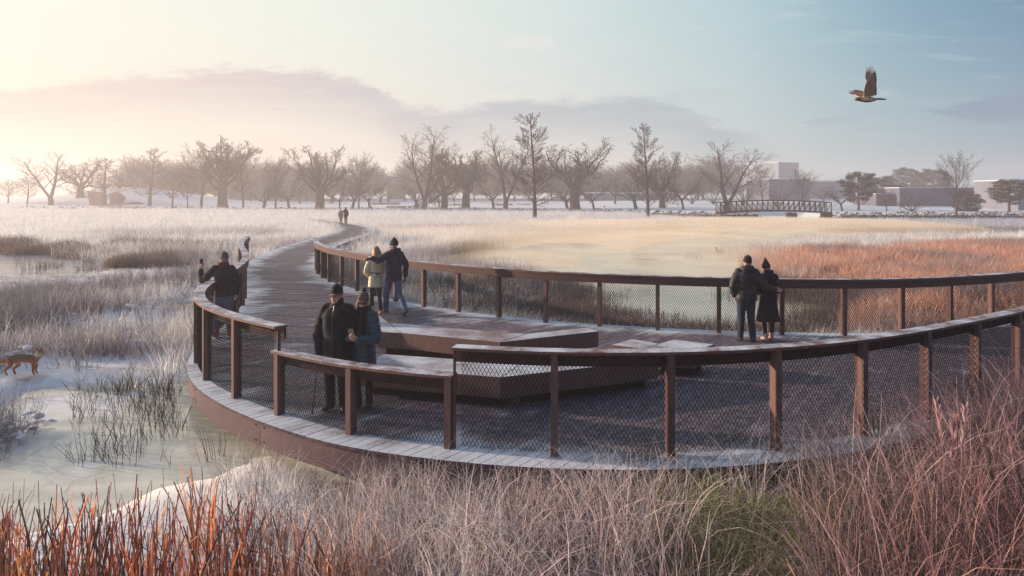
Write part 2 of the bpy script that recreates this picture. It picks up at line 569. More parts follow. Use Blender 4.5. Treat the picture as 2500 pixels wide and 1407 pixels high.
M_lilac = cloth('pale_lilac_coat', lin(176, 166, 182), lin(190, 180, 194))
M_red = cloth('red_check_scarf', lin(150, 34, 44), lin(52, 28, 40), scale=34)
M_shoe = simple_mat('dark_leather', lin(36, 28, 28), lin(52, 40, 38), 20, rough=.45, spec=.5)
M_brown = simple_mat('brown_leather', lin(86, 66, 58), lin(110, 86, 74), 20, rough=.5, spec=.4)
M_yel = simple_mat('yellow_leather', lin(204, 172, 96), lin(216, 186, 116), 20, rough=.6)
M_tan = simple_mat('tan_leather', lin(176, 140, 124), lin(190, 154, 136), 20, rough=.6)
M_redshoe = simple_mat('red_mesh_fabric', lin(196, 62, 44), lin(214, 84, 60), 30, rough=.7)
M_white = simple_mat('white_rubber', lin(220, 216, 212), lin(230, 226, 222), 20, rough=.6)
M_glass = simple_mat('dark_lens', lin(18, 16, 20), lin(26, 22, 28), 5, rough=.08, spec=.8, bump=.0)
M_tint = simple_mat('tinted_lens', lin(70, 58, 60), lin(84, 70, 72), 5, rough=.1, spec=.8, bump=.0)
M_phone = simple_mat('phone_body', lin(24, 24, 28), lin(30, 30, 34), 5, rough=.2, spec=.6, bump=.0)
M_phone2 = simple_mat('pale_phone_back', lin(150, 142, 136), lin(160, 152, 146), 5, rough=.3, spec=.5, bump=.0)


def stripe_mat():
    m, t = nt('striped_knit'); g = NG(t)
    s = g.n('ShaderNodeSeparateXYZ'); g.l(g.obj(), s.inputs[0])
    w = g.math('SINE', g.math('MULTIPLY', s.outputs[2], 2 * PI / .030))
    c = g.mix(g.map(w, -.3, .3), lin(58, 46, 44), lin(128, 108, 98))
    g.bsdf(c, .9, .2, bump=g.noise(g.obj(), 90, 2), bs=.5, bd=.004)
    return m


M_stripe = stripe_mat()


def hair_mat(name, c1, c2):
    m, t = nt(name); g = NG(t)
    n = g.noise(g.scale_vec(g.obj(), (1, 1, .06)), 130, 3, .6)
    g.bsdf(g.mix(g.map(n, .3, .7), c1, c2), .45, .4, bump=n, bs=.6, bd=.01)
    return m


M_auburn = hair_mat('auburn_hair', lin(120, 78, 48), lin(196, 148, 96))
M_blond = hair_mat('blond_hair', lin(176, 150, 116), lin(214, 190, 154))
M_dkhair = hair_mat('dark_hair', lin(34, 26, 26), lin(58, 44, 42))
M_greyhair = hair_mat('grey_hair', lin(110, 106, 106), lin(160, 156, 152))


def rotm(yaw, pitch=0, roll=0):
    return np.array(Matrix.Rotation(yaw, 3, 'Z') @ Matrix.Rotation(pitch, 3, 'X') @ Matrix.Rotation(roll, 3, 'Y'))


DEF = dict(pelvis=(0, 0, .93), chest=(0, 0, 1.28), neck=(0, -.015, 1.49), head=(0, .02, 1.635),
           ls=(-.185, -.01, 1.43), rs=(.185, -.01, 1.43), le=(-.25, -.04, 1.15), re=(.25, -.04, 1.15), lw=(-.25, .04, .90), rw=(.25, .04, .90),
           lh=(-.09, 0, .91), rh=(.09, 0, .91), lk=(-.10, .02, .49), rk=(.10, .02, .49), la=(-.10, -.025, .085), ra=(.10, -.025, .085), ltoe=(-.12, 1), rtoe=(.12, 1))


def person(loc, rz, H, label, cat='person', J=None, jacket=None, trousers=M_trs, shoes=M_shoe, hat=None, hair=None, scarf=None, glasses=None, glove=None,
           hands=None, head=(0, 0, 0), bulk=1.0, skirt=None, voxel=.012, sole=None, group=None, shoe_tilt=(0, 0), leg=1.0, base_h=1.79):
    j = dict(DEF); j.update(J or {}); j = {k: np.array(v, float) for k, v in j.items()}
    root = empty('person', loc, rz, label, cat, group)
    s = H / base_h
    root.scale = (s, s, s)
    zs = [j['pelvis'][2], j['chest'][2], j['neck'][2]]

    def spine(z):
        return (np.interp(z, zs, [j['pelvis'][0], j['chest'][0], j['neck'][0]]), np.interp(z, zs, [j['pelvis'][1], j['chest'][1], j['neck'][1]]))
    HM = rotm(*head); hc = j['head']
    hp = lambda x, y, z: hc + HM @ np.array([x, y, z])
    # --- body: one continuous skin
    mb = MB()
    torso(mb, [(.84, .13, .095), (.93, .155, .11), (1.08, .135, .095), (1.27, .158, .112), (1.40, .165, .10), (1.46, .10, .08), (1.49, .06, .06)], spine)
    limb(mb, [j['neck'] - [0, 0, .05], j['neck'] + (hc - j['neck']) * .5, hp(0, -.02, -.04)], [.062, .056, .055])
    for (c, r) in (((0, -.012, .03), (.075, .094, .098)), ((0, .02, -.04), (.060, .068, .078)), ((0, .062, -.094), (.030, .026, .022)), ((0, .083, .018), (.052, .016, .014)),
                   ((.040, .062, -.022), (.022, .024, .022)), ((-.040, .062, -.022), (.022, .024, .022)), ((0, .100, -.022), (.013, .020, .026)), ((0, .108, -.034), (.017, .015, .012)),
                   ((0, .080, -.066), (.025, .016, .012)), ((.079, -.008, -.012), (.010, .022, .032)), ((-.079, -.008, -.012), (.010, .022, .032))):
        mb.ellipsoid(hp(*c), r, M=HM, nu=14, nv=9)
    for a in 'lr':
        limb(mb, [j[a + 's'], j[a + 'e'], j[a + 'w']], [.050, .042, .027])
        limb(mb, [j[a + 'h'], j[a + 'k'], j[a + 'a'] + [0, 0, .01]], [.080, .055, .038])
        t = np.array([*j[a + 'toe'], 0.]); t /= np.linalg.norm(t)
        limb(mb, [j[a + 'a'] - [0, 0, .035], j[a + 'a'] + t * .13 - [0, 0, .055]], [.030, .024])
        hd = (hands or {}).get(a)
        dflt = j[a + 'w'] - j[a + 'e']
        hs = dict(d=dflt, n=((1 if a == 'l' else -1), .25, 0), side=(1 if a == 'l' else -1), curl=(.3, .35, .42, .5), thumb=.35)
        if hd: hs.update(hd)
        hand(mb, j[a + 'w'], hs['d'], hs['n'], hs['side'], hs['curl'], hs['thumb'])
        if glove:
            gb = MB()
            limb(gb, [j[a + 'w'] - hs['d'] / np.linalg.norm(hs['d']) * .05, j[a + 'w']], [.036, .032])
            hand(gb, j[a + 'w'], hs['d'], hs['n'], hs['side'], hs['curl'], hs['thumb'], grow=.0035)
            put('glove', fuse(gb, 'glove', glove, .007, 1), root)
    body = fuse(mb, 'body', M_skin, .0075, 2)
    V = co_of(body)
    L = (V - hc) @ HM
    C = np.tile(np.r_[SK, 1.0], (len(V), 1))

    def paint(c, r, colr, k=1.0):
        d = np.sqrt((((L - np.array(c)) / np.array(r)) ** 2).sum(1)); w = np.clip((1.25 - d) / .5, 0, 1)[:, None] * k
        C[:, :3] = C[:, :3] * (1 - w) + np.array(colr[:3]) * w
    paint((0, .092, -.066), (.026, .02, .010), lin(168, 92, 88))
    for sx in (-1, 1):
        paint((sx * .032, .086, .0), (.016, .02, .007), lin(60, 44, 40)); paint((sx * .034, .09, .022), (.022, .02, .006), lin(110, 84, 70), .8)
        paint((sx * .045, .08, -.03), (.02, .02, .02), lin(214, 140, 122), .5)
    set_col(body, C)
    put('body', body, root)
    # --- trousers
    if trousers:
        mb = MB()
        torso(mb, [(.80, .14 * bulk, .10 * bulk), (.90, .168 * bulk, .125 * bulk), (1.02, .150 * bulk, .112 * bulk), (1.06, .145 * bulk, .108 * bulk)], spine)
        for a in 'lr':
            limb(mb, [j[a + 'h'] + [0, 0, .0], (j[a + 'h'] + j[a + 'k']) / 2, j[a + 'k'], (j[a + 'k'] + j[a + 'a']) / 2, j[a + 'a'] - [0, 0, .01]], np.array([.100, .090, .073, .068, .062]) * leg)
        put('trousers', fuse(mb, 'trousers', trousers, .012, 4), root)
    # --- shoes
    for a, tilt in zip('lr', shoe_tilt):
        t = np.array([*j[a + 'toe'], 0.]); t /= np.linalg.norm(t)
        M = np.array([[t[1], t[0], 0], [-t[0], t[1], 0], [0, 0, 1]]) @ np.array(Matrix.Rotation(tilt, 3, 'X'))
        o0 = j[a + 'a'] - [0, 0, .082]
        q = lambda x, y, z: o0 + M @ np.array([x, y + .0, z])
        mb = MB()
        mb.ellipsoid(q(0, -.02, .052), (.040, .062, .052), M=M); mb.ellipsoid(q(0, .10, .040), (.046, .092, .040), M=M); mb.ellipsoid(q(0, .05, .055), (.042, .07, .045), M=M)
        limb(mb, [q(0, -.015, .05), q(0, -.015, .15)], [.045, .048])
        me = fuse(mb, 'shoe', shoes, .009, 2)
        W = (co_of(me) - o0) @ M
        W[:, 2] = np.maximum(W[:, 2], .012 if sole else .004); set_co(me, W @ M.T + o0)
        so = put('shoe', me, root)
        if sole:
            mb = MB()
            b = []
            for z in (.002, .026):
                b.append(np.array([q(.048 * math.sin(u) * (1 + .12 * math.cos(u)), .045 + .150 * math.cos(u), z) for u in np.arange(18) * 2 * PI / 18]))
            mb.loft(b); put('sole', mb.mesh('sole', sole), so)
    # --- jacket or coat
    if jacket:
        jm, hem = jacket['mat'], jacket['hem']
        fl = jacket.get('flare', 1.0); th = jacket.get('thick', 1.0); wa = jacket.get('waist', 1.0)
        mb = MB()
        rg = []
        lowx, lowy = (j['lk'] + j['rk'])[:2] / 2

        def sp2(z):
            if z >= j['pelvis'][2]: return spine(z)
            f = (j['pelvis'][2] - z) / .45
            x, y = spine(j['pelvis'][2]); return (x + (lowx - x) * f, y + (lowy - y) * f)
        if hem < .78:
            rg += [(hem, .205 * fl, .165 * fl), (hem + .02, .208 * fl, .168 * fl), ((hem + .9) / 2, .200 * (1 + fl) / 2, .155 * (1 + fl) / 2)]
        else:
            rg += [(hem, .186 * fl, .140 * fl), (hem + .02, .190 * fl, .144 * fl)]
        rg += [(max(.93, hem + .05), .184, .142), (1.06, .168 * wa, .128 * wa), (1.20, .182, .138), (1.34, .192, .140), (1.43, .180, .118), (1.475, .115, .098), (1.505, .084, .082), (1.50 + jacket.get('collar', .05), .080, .080)]
        rg = [(z, rx * bulk * th, ry * bulk * th) for z, rx, ry in rg]
        torso(mb, rg, sp2)
        sl = jacket.get('sleeve', 1.0) * th
        for a in 'lr':
            w2 = j[a + 'e'] + (j[a + 'w'] - j[a + 'e']) * .97
            limb(mb, [j[a + 's'] * [.86, 1, 1], (j[a + 's'] * .5 + j[a + 'e'] * .5), j[a + 'e'], (j[a + 'e'] + w2) / 2, w2], np.array([.088, .080, .070, .062, .053]) * sl)
        if jacket.get('hood'):
            mb.ellipsoid((j['neck'][0], j['neck'][1] - .085, j['neck'][2] + .03), (.125, .07, .085), M=np.array(Matrix.Rotation(-.5, 3, 'X')))
            for sx in (-1, 1): limb(mb, [(j['neck'][0] + sx * .10, j['neck'][1] - .06, j['neck'][2] + .05), (j['neck'][0] + sx * .075, j['neck'][1] + .065, j['neck'][2] + .005)], [.042, .034])
        me = fuse(mb, 'jacket', jm, voxel, 4)
        V = co_of(me); N = nor_of(me)
        # real folds and, on quilted coats, the stitched channels
        wr = (fbm(V[:, 0] * 3 + V[:, 1] * 5, V[:, 2] * 2.2 + V[:, 0], .35, 3, 3) - .5) * .036
        el = np.minimum(np.linalg.norm(V - j['le'], axis=1), np.linalg.norm(V - j['re'], axis=1))
        wr += np.sin((V[:, 2] * .8 + V[:, 0] * .6) * 95) * .0045 * np.exp(-(el / .12) ** 2)
        if jacket.get('quilt'):
            q = jacket['quilt']
            wr = wr * .5 + (.016 * (np.abs(np.sin(PI * (V[:, 2] + .01 * np.sin(V[:, 0] * 9)) / q)) ** .45 - .7))
        set_co(me, V + N * wr[:, None])
        jo = put(jacket.get('name', 'jacket'), me, root)
        if jacket.get('zip'):
            zz = np.linspace(hem + .03, 1.50, 14)
            F = [V[(np.abs(V[:, 2] - z) < .02) & (np.abs(V[:, 0] - sp2(z)[0]) < .03)] for z in zz]
            pz = np.array([[sp2(z)[0], (f[:, 1].max() if len(f) else sp2(z)[1] + .13) + .003, z] for z, f in zip(zz, F)])
            b = MB(); b.tubes(pz, np.full(14, .008), 5); put('zip', b.mesh('zip', jacket['zip'], True), jo)
        if jacket.get('belt'):
            b = MB(); x, y = spine(1.07)
            a = np.arange(25) * 2 * PI / 24
            b.tubes(np.stack([x + .176 * wa * bulk * np.cos(a), y + .136 * wa * bulk * np.sin(a), 1.07 + .01 * np.sin(a * 2)], 1), np.full(25, .013), 6)
            for dx in (-.05, .04): b.tubes(np.array([(x - .01, y - .145 * wa, 1.07), (x + dx, y - .17, 1.02), (x + dx * 1.6, y - .165, .93)]), np.array([.012, .010, .008]), 6)
            b.ellipsoid((x - .005, y - .15 * wa, 1.07), (.03, .02, .02))
            put('belt', b.mesh('belt', jacket['belt'], True), jo)
    # --- hat
    if hat:
        hm, hk = hat[0], hat[1] if len(hat) > 1 else {}
        tall = hk.get('tall', 0)
        mb = MB()
        rr = []
        a = np.arange(20) * 2 * PI / 20
        for z, f in ((.012, .99), (.02, 1.06), (.05, 1.07), (.058, 1.02), (.09, .97 - .02 * tall), (.118, .86 - .08 * tall), (.138 + .02 * tall, .66 - .1 * tall), (.151 + .05 * tall, .36 - .08 * tall), (.156 + .08 * tall, .07)):
            rr.append(np.array([hp(.082 * f * math.cos(q), -.012 - (z - .02) * .22 + .102 * f * math.sin(q), z + .012 * math.sin(q)) for q in a]))
        mb.loft(rr)
        if hk.get('hi'): pass
        ho = put('hat', mb.mesh('hat', hm, True), root)
        if hk.get('pom'):
            b = MB()
            b.ellipsoid(hp(0, -.03, .175), (.034, .034, .032), nu=12, nv=8)
            b.v[0] = b.v[0] + rng.normal(0, .003, b.v[0].shape)
            put('pompom', b.mesh('pompom', hk['pom'], True), ho)
    # --- hair
    if hair:
        kind, hmat = hair
        mb = MB()
        if kind == 'short':
            mb.ellipsoid(hp(0, -.025, .02), (.082, .092, .088), M=HM)
            mb.ellipsoid(hp(0, -.05, -.03), (.070, .060, .06), M=HM)
        elif kind == 'long':
            mb.ellipsoid(hp(0, -.022, .035), (.088, .104, .100), M=HM)
            for k in range(15):
                u = (k - 7) / 7
                x0, y0 = .085 * math.sin(u * 1.9), -.022 - .09 * math.cos(u * 1.9)
                e = hp(x0 * 1.25, y0 - .05 + .03 * abs(u), -.30 + .06 * abs(u) + random.uniform(-.03, .03))
                limb(mb, [hp(x0 * .8, y0 * .8, .06), hp(x0 * 1.1, y0 * 1.1 - .012, -.04), hp(x0 * 1.3, y0 * 1.1 - .035, -.16), e], [.026, .030, .026, .008], 8, 3)
        elif kind == 'locks':
            for sx in (-1, 1):
                for k in range(3):
                    limb(mb, [hp(sx * .074, .012 - .03 * k, .02), hp(sx * .085, .02 - .03 * k, -.05), hp(sx * .078, .03 - .035 * k, -.12)], [.014, .018, .008], 8, 3)
            mb.ellipsoid(hp(0, -.05, -.03), (.076, .060, .075), M=HM)
        put('hair', fuse(mb, 'hair', hmat, .008, 1), root)
    # --- scarf
    if scarf:
        smat, ends = scarf
        mb = MB(); n = j['neck']
        for z, r in ((.02, .082), (.055, .076)):
            a = np.linspace(0, 2 * PI, 13)
            limb(mb, np.stack([n[0] + r * 1.02 * np.cos(a), n[1] + .01 + r * 1.06 * np.sin(a), n[2] + z + .014 * np.sin(a * 2)], 1), np.full(13, .034), 8, 2)
        if ends:
            for sx in (-.055, .05):
                limb(mb, [(n[0] + sx * .6, n[1] + .085, n[2] + .01), (n[0] + sx, n[1] + .165, n[2] - .12), (n[0] + sx * 1.3, n[1] + .16, n[2] - .30)], [.042, .052, .044], 10, 4)
        me = fuse(mb, 'scarf', smat, .010, 2)
        V = co_of(me); set_co(me, V + nor_of(me) * rng.normal(0, .003, (len(V), 1)))
        put('scarf', me, root)
    # --- glasses
    if glasses:
        gm, gr = glasses
        mb = MB()
        for sx in (-1, 1):
            mb.ellipsoid(hp(sx * .034, .101, .0), (.030, .008, gr), M=HM @ rotm(-sx * .25), nu=14, nv=8)
            mb.tubes(np.array([hp(sx * .064, .085, .006), hp(sx * .082, .04, .006), hp(sx * .083, -.02, .0)]), np.full(3, .004), 5)
        mb.tubes(np.array([hp(-.012, .112, .006), hp(0, .118, .008), hp(.012, .112, .006)]), np.full(3, .004), 5)
        put('glasses', mb.mesh('glasses', gm, True), root)
    return root


def W(root, p):
    """a point of the figure in world metres"""
    s = root.scale[0]; a = root.rotation_euler[2]; c, q = math.cos(a), math.sin(a)
    return np.array([root.location.x + s * (c * p[0] - q * p[1]), root.location.y + s * (q * p[0] + c * p[1]), root.location.z + s * p[2]])


def phone(loc, rz, tilt, mat, label):
    mb = MB(); mb.box((0, 0, 0), (.076, .009, .152))
    o = mb.build('phone', mat); b = o.modifiers.new('b', 'BEVEL'); b.width = .006; b.segments = 3
    sb = MB(); sb.box((0, -.0052, .0), (.068, .001, .138)); sb.build('screen', M_glass, o)
    cb = MB(); cb.tubes(np.array([(.02, .0045, .055), (.02, .0065, .055)]), np.array([.008, .008]), 10, cap=True); cb.build('camera_lens', M_glass, o)
    o.location = loc; o.rotation_euler = (tilt, 0, rz)
    return tag(o, label, 'phone')


def people():
    x, y = gp(546, 824)
    a = person((x, y, 0), R(24), 1.87, 'man in a navy jacket and grey knit hat raising a phone over the left railing', J=dict(le=(-.40, .06, 1.17), lw=(-.44, .15, 1.41), ls=(-.195, .0, 1.43), lk=(-.13, .03, .49), la=(-.15, -.02, .085), ra=(.12, -.06, .085), re=(.26, -.05, 1.16), rw=(.25, .0, .91)),
               jacket=dict(mat=M_navy2, hem=.86, collar=.06), trousers=M_jean, shoes=M_redshoe, sole=M_white, hat=(M_grey, {}), hair=('short', M_greyhair), scarf=(M_red, False), head=(.45, -.05, 0),
               hands=dict(l=dict(d=(-.05, .08, 1), n=(.5, .8, 0), side=-1, curl=(.5, .6, .6, .7), thumb=.6)), glove=None)
    p = W(a, (-.425, .195, 1.565)); phone(p, R(24), R(-6), M_phone, 'dark phone held upright in the raised hand of the man at the left railing')
    gb = MB()
    x, y = gp(822, 1002)
    b = person((x, y, 0), R(172), 1.82, 'older man in a black coat, black beanie and glasses standing with a cane', J=dict(rw=(.235, .08, .80), re=(.285, -.03, 1.10), lw=(-.20, -.10, .93), le=(-.27, -.12, 1.15), rtoe=(.25, 1), ltoe=(-.35, 1)),
               jacket=dict(mat=M_black, hem=.74, collar=.085, thick=1.03, sleeve=1.05, zip=M_phone), bulk=1.03, trousers=M_trs, shoes=M_shoe, hat=(M_blackknit, {}), hair=('short', M_greyhair), glasses=(M_tint, .017), head=(-.10, .02, .03), glove=M_black,
               hands=dict(r=dict(d=(.1, .25, -1), n=(-1, .2, 0), side=-1, curl=(1.0, 1.1, 1.1, 1.1), thumb=.7)), leg=1.12)
    h = W(b, (.225, .125, .735)); tip = np.array([*gp(762, 1010), .0])
    cb = MB(); top = h + (h - tip) * .05
    cb.tubes(np.array([tip, tip * .5 + h * .5, top]), np.array([.009, .0095, .010]), 8, cap=True)
    e = empty('cane', tuple(tip), label='thin walking cane held by the older man in black', cat='cane')
    cb.v[0] = cb.v[0] - tip; cb.build('shaft', M_brown, e)
    hb = MB(); u = W(b, (0, 1, 0)) - W(b, (0, 0, 0)); u /= np.linalg.norm(u)
    hb.tubes(np.array([top - tip - u * .05, top - tip + [0, 0, .012], top - tip + u * .06]), np.array([.011, .013, .010]), 8, cap=True); hb.build('grip', M_shoe, e)
    fb = MB(); fb.tubes(np.array([(0, 0, .0), (0, 0, .045)]), np.array([.016, .013]), 8, cap=True); fb.build('ferrule', M_shoe, e)
    x, y = gp(888, 996)
    c = person((x, y, 0), R(164), 1.74, 'woman in a teal quilted coat, striped bobble hat and sunglasses holding a phone', J=dict(lw=(-.06, .30, 1.10), rw=(.07, .30, 1.12), le=(-.26, .08, 1.08), re=(.26, .08, 1.08), ls=(-.17, .0, 1.43), rs=(.17, .0, 1.43), la=(-.08, -.03, .085), ra=(.08, .02, .085)),
               jacket=dict(mat=M_teal, hem=.62, collar=.06, quilt=.088, flare=.98, waist=1.0, name='quilted_coat'), trousers=M_trs, shoes=M_shoe, hat=(M_stripe, dict(pom=M_blackknit)), hair=('locks', M_blond), scarf=(M_blackknit, True), glasses=(M_glass, .023), head=(.34, -.12, -.08), leg=.82,
               hands=dict(l=dict(d=(.45, .55, .55), n=(.6, -.3, .4), side=1, curl=(.7, .8, .8, .8), thumb=.5), r=dict(d=(-.3, .5, .7), n=(-.8, -.2, .3), side=-1, curl=(.5, .6, .7, .7), thumb=.6)), base_h=1.83)
    p = W(c, (.005, .37, 1.215)); phone(p, R(170), R(-28), M_phone2, 'pale phone held in both hands by the woman in the teal coat')
    # her handbag
    bp = W(c, (.235, .14, .80))
    e = empty('handbag', tuple(bp), R(164), 'soft black handbag hanging at the side of the woman in the teal coat', 'handbag')
    mb = MB(); mb.ellipsoid((0, 0, .02), (.075, .16, .14)); mb.ellipsoid((0, 0, -.06), (.085, .165, .09))
    me = fuse(mb, 'bag_body', M_shoe, .012, 3); V = co_of(me); set_co(me, V + nor_of(me) * ((fbm(V[:, 1] * 3, V[:, 2] * 3, .3, 5, 3) - .5) * .03)[:, None]); put('bag_body', me, e)
    mb = MB(); mb.tubes(np.array([(0, -.09, .13), (.0, -.07, .26), (.01, 0, .33), (.0, .07, .26), (0, .09, .13)]), np.full(5, .010), 6); mb.build('strap', M_shoe, e)
    mb = MB(); mb.tubes(np.array([(-.078, -.12, .07), (-.085, 0, .065), (-.078, .12, .07)]), np.full(3, .004), 5); mb.build('zip', M_white, e)
    x, y = gp(918, 766)
    person((x, y, 0), R(30), 1.76, 'woman in a belted cream coat with long auburn hair', J=dict(lk=(-.07, .14, .49), la=(-.07, .10, .085), ra=(.07, -.20, .12), rk=(.08, -.02, .48), lw=(-.20, .16, 1.02), le=(-.26, .0, 1.13), rw=(.16, .14, 1.06), re=(.25, -.03, 1.13), ls=(-.165, 0, 1.42), rs=(.165, 0, 1.42)),
           jacket=dict(mat=M_cream, hem=.70, collar=.05, belt=M_brown, waist=.92, flare=.95, name='coat'), trousers=M_black, shoes=M_yel, hair=('long', M_auburn), head=(.2, -.08, 0), leg=.80, shoe_tilt=(0, -.5), base_h=1.76)
    x, y = gp(962, 767)
    person((x, y, 0), R(38), 1.98, 'tall man in navy parka and blue jeans, his arm round the woman in cream', J=dict(lk=(-.09, .22, .50), la=(-.09, .24, .09), rk=(.10, -.06, .50), ra=(.10, -.40, .13), lh=(-.09, .02, .90), pelvis=(0, 0, .91), le=(-.40, .04, 1.30), lw=(-.52, .10, 1.36), rw=(.26, -.08, .90), re=(.27, -.10, 1.15)),
           jacket=dict(mat=M_navy, hem=.80, collar=.06, hood=True, thick=1.04), trousers=M_jean, shoes=M_brown, hat=(M_navy2, dict(tall=.6)), head=(.65, -.15, 0), glove=M_black, shoe_tilt=(0, -.55), leg=1.05,
           hands=dict(l=dict(d=(-1, .25, -.15), n=(0, .6, -.8), side=-1)), base_h=1.82)
    x, y = gp(1822, 834)
    person((x, y, 0), R(-3), 1.83, 'man in a charcoal quilted jacket, arm round the woman in black', J=dict(re=(.36, -.10, 1.16), rw=(.53, -.19, 1.10), lw=(-.235, .06, .95), le=(-.29, -.05, 1.15), ra=(.13, -.02, .085), la=(-.12, .02, .085), rtoe=(.45, 1), head=(.03, .02, 1.63), rs=(.19, -.03, 1.43)),
           jacket=dict(mat=M_puff, hem=.84, collar=.04, quilt=.12, hood=True, thick=1.08), bulk=1.05, trousers=M_jeandark, shoes=M_shoe, hat=(M_blackknit, {}), head=(-.5, -.05, .12), leg=1.05, hands=dict(r=dict(d=(.9, .0, -.1), n=(0, 1, 0), side=1)))
    x, y = gp(1876, 833)
    person((x, y, 0), R(6), 1.76, 'woman in a long black coat and pointed black hat at the pond railing', J=dict(lw=(-.12, .22, 1.05), rw=(.12, .22, 1.05), le=(-.25, .04, 1.12), re=(.25, .04, 1.12), la=(-.07, -.02, .085), ra=(.08, .03, .085), head=(-.045, .02, 1.62), ls=(-.165, 0, 1.42), rs=(.165, 0, 1.42)),
           jacket=dict(mat=M_black, hem=.44, collar=.05, flare=1.22, waist=.92, name='coat'), trousers=M_black, shoes=M_tan, hat=(M_blackknit, dict(tall=1.0)), scarf=(M_blackknit, False), head=(.1, -.1, -.18), leg=.74, base_h=1.84)
    x, y = gp(832, 548)
    person((x, y, 0), R(8), 1.66, 'distant woman in a dusty pink coat on the far bend of the boardwalk', J=dict(re=(.25, -.1, 1.12), la=(-.06, .08, .085), lk=(-.07, .1, .5)), jacket=dict(mat=M_pink, hem=.62, collar=.05, flare=1.05, hood=True, name='coat'), trousers=M_black, hat=(M_blackknit, {}), leg=.8, voxel=.02)
    x, y = gp(844, 547)
    person((x, y, 0), R(4), 1.80, 'distant man in dark clothes beside the woman in dusty pink', J=dict(le=(-.36, -.12, 1.2), lw=(-.50, -.16, 1.14), ra=(.1, -.2, .1), rk=(.1, .0, .5), la=(-.09, .1, .085), lk=(-.09, .12, .5)), jacket=dict(mat=M_black, hem=.82, hood=True, thick=1.05), trousers=M_trs, hat=(M_blackknit, {}), voxel=.02)


people()


def lone_walker(z):
    d = 121.0; x = (1475 - CX) * d / FPX
    person((x, d, z), R(80), 1.74, 'tiny far off person in a long pale coat walking along the bank', J=dict(lk=(-.08, .16, .5), la=(-.08, .28, .09), rk=(.08, -.05, .48), ra=(.08, -.32, .13)), jacket=dict(mat=M_lilac, hem=.42, flare=1.25, name='coat'), trousers=M_black, hair=('long', M_dkhair), leg=.8, voxel=.02)


# ------------------------------------------------------------------ animals
def fur_mat(name):
    m, t = nt(name); g = NG(t)
    n = g.noise(g.obj(), 90, 4, .7)
    hs = g.n('ShaderNodeHueSaturation'); g.l(g.col(), hs.inputs['Color']); g.l(g.map(n, .25, .75, .6, 1.4), hs.inputs['Value'])
    g.bsdf(hs.outputs[0], .9, .15, bump=n, bs=.9, bd=.012)
    return m


M_fur = fur_mat('fur')


def fox(z):
    x, y = -9.62, 13.45
    root = empty('fox', (x, y, z), R(-84), 'grey fox with rusty flanks standing on the snowy bank by the ice', 'fox')
    root.scale = (.98,) * 3
    mb = MB()
    limb(mb, [(0, .20, .305), (0, .05, .325), (0, -.12, .335), (0, -.25, .315)], [.088, .082, .080, .078])
    limb(mb, [(0, .22, .32), (.015, .30, .39), (.03, .34, .44)], [.072, .058, .052])
    hd = np.array([.075, .33, .47]); hy = -1.15
    HM = rotm(hy, -.12)
    hp = lambda a, b, c: hd + HM @ np.array([a, b, c])
    mb.ellipsoid(hp(0, 0, 0), (.050, .058, .046), M=HM); mb.ellipsoid(hp(.028, .03, -.016), (.026, .03, .024), M=HM); mb.ellipsoid(hp(-.028, .03, -.016), (.026, .03, .024), M=HM)
    limb(mb, [hp(0, .04, -.014), hp(0, .105, -.026)], [.026, .013], 10)
    for sx in (-1, 1): limb(mb, [hp(sx * .030, -.01, .03), hp(sx * .040, -.012, .062), hp(sx * .044, -.01, .088)], [.021, .015, .004], 8)
    for sx in (-1, 1):
        limb(mb, [(sx * .045, .20, .27), (sx * .050, .21, .16), (sx * .048, .20, .08), (sx * .048, .225, .012)], [.045, .028, .019, .018], 10)
        limb(mb, [(sx * .045, -.22, .29), (sx * .055, -.17 - .05 * sx, .19), (sx * .05, -.27 - .05 * sx, .11), (sx * .05, -.24 - .05 * sx, .012)], [.062, .036, .020, .019], 10)
    limb(mb, [(0, -.29, .32), (-.01, -.42, .25), (-.02, -.58, .17), (-.03, -.74, .13)], [.035, .058, .062, .018], 12)
    me = fuse(mb, 'body', M_fur, .008, 2)
    V = co_of(me); L = (V - hd) @ HM
    C = np.ones((len(V), 4)); back = np.array(lin(112, 92, 82)[:3]); rust = np.array(lin(176, 100, 52)[:3]); white = np.array(lin(226, 214, 198)[:3]); dark = np.array(lin(40, 30, 30)[:3])
    k = np.clip((V[:, 2] - .285) / .05, 0, 1)[:, None]
    c = rust * (1 - k) + back * k
    f = lambda c, m, colr: c * (1 - m[:, None]) + colr * m[:, None]
    c = f(c, np.clip((V[:, 1] - .24) / .06, 0, 1) * (V[:, 2] < .5), rust)
    c = f(c, np.clip((.27 - V[:, 2]) / .04, 0, 1) * (np.abs(V[:, 0]) < .05) * (V[:, 2] > .2), white * .8)
    thr = np.exp(-(((V - np.array([.10, .33, .40])) / np.array([.06, .06, .06])) ** 2).sum(1)); c = f(c, np.clip(thr * 1.6, 0, 1), white)
    hk = np.exp(-((L - np.array([0, .04, -.035])) / np.array([.05, .06, .022])).__pow__(2).sum(1)); c = f(c, np.clip(hk * 1.5, 0, 1), white)
    for sx in (-1, 1):
        e = np.exp(-((L - np.array([sx * .022, .048, .012])) / np.array([.010, .02, .008])).__pow__(2).sum(1)); c = f(c, np.clip(e * 1.8, 0, 1), dark)
    e = np.exp(-((L - np.array([0, .115, -.022])) / np.array([.016, .016, .014])).__pow__(2).sum(1)); c = f(c, np.clip(e * 1.8, 0, 1), dark)
    tl = np.clip((-.66 - V[:, 1]) / .04, 0, 1); c = f(c, tl, dark)
    C[:, :3] = c; set_col(me, C)
    V2 = V + nor_of(me) * rng.normal(0, .0025, (len(V), 1)); set_co(me, V2)
    put('body', me, root)


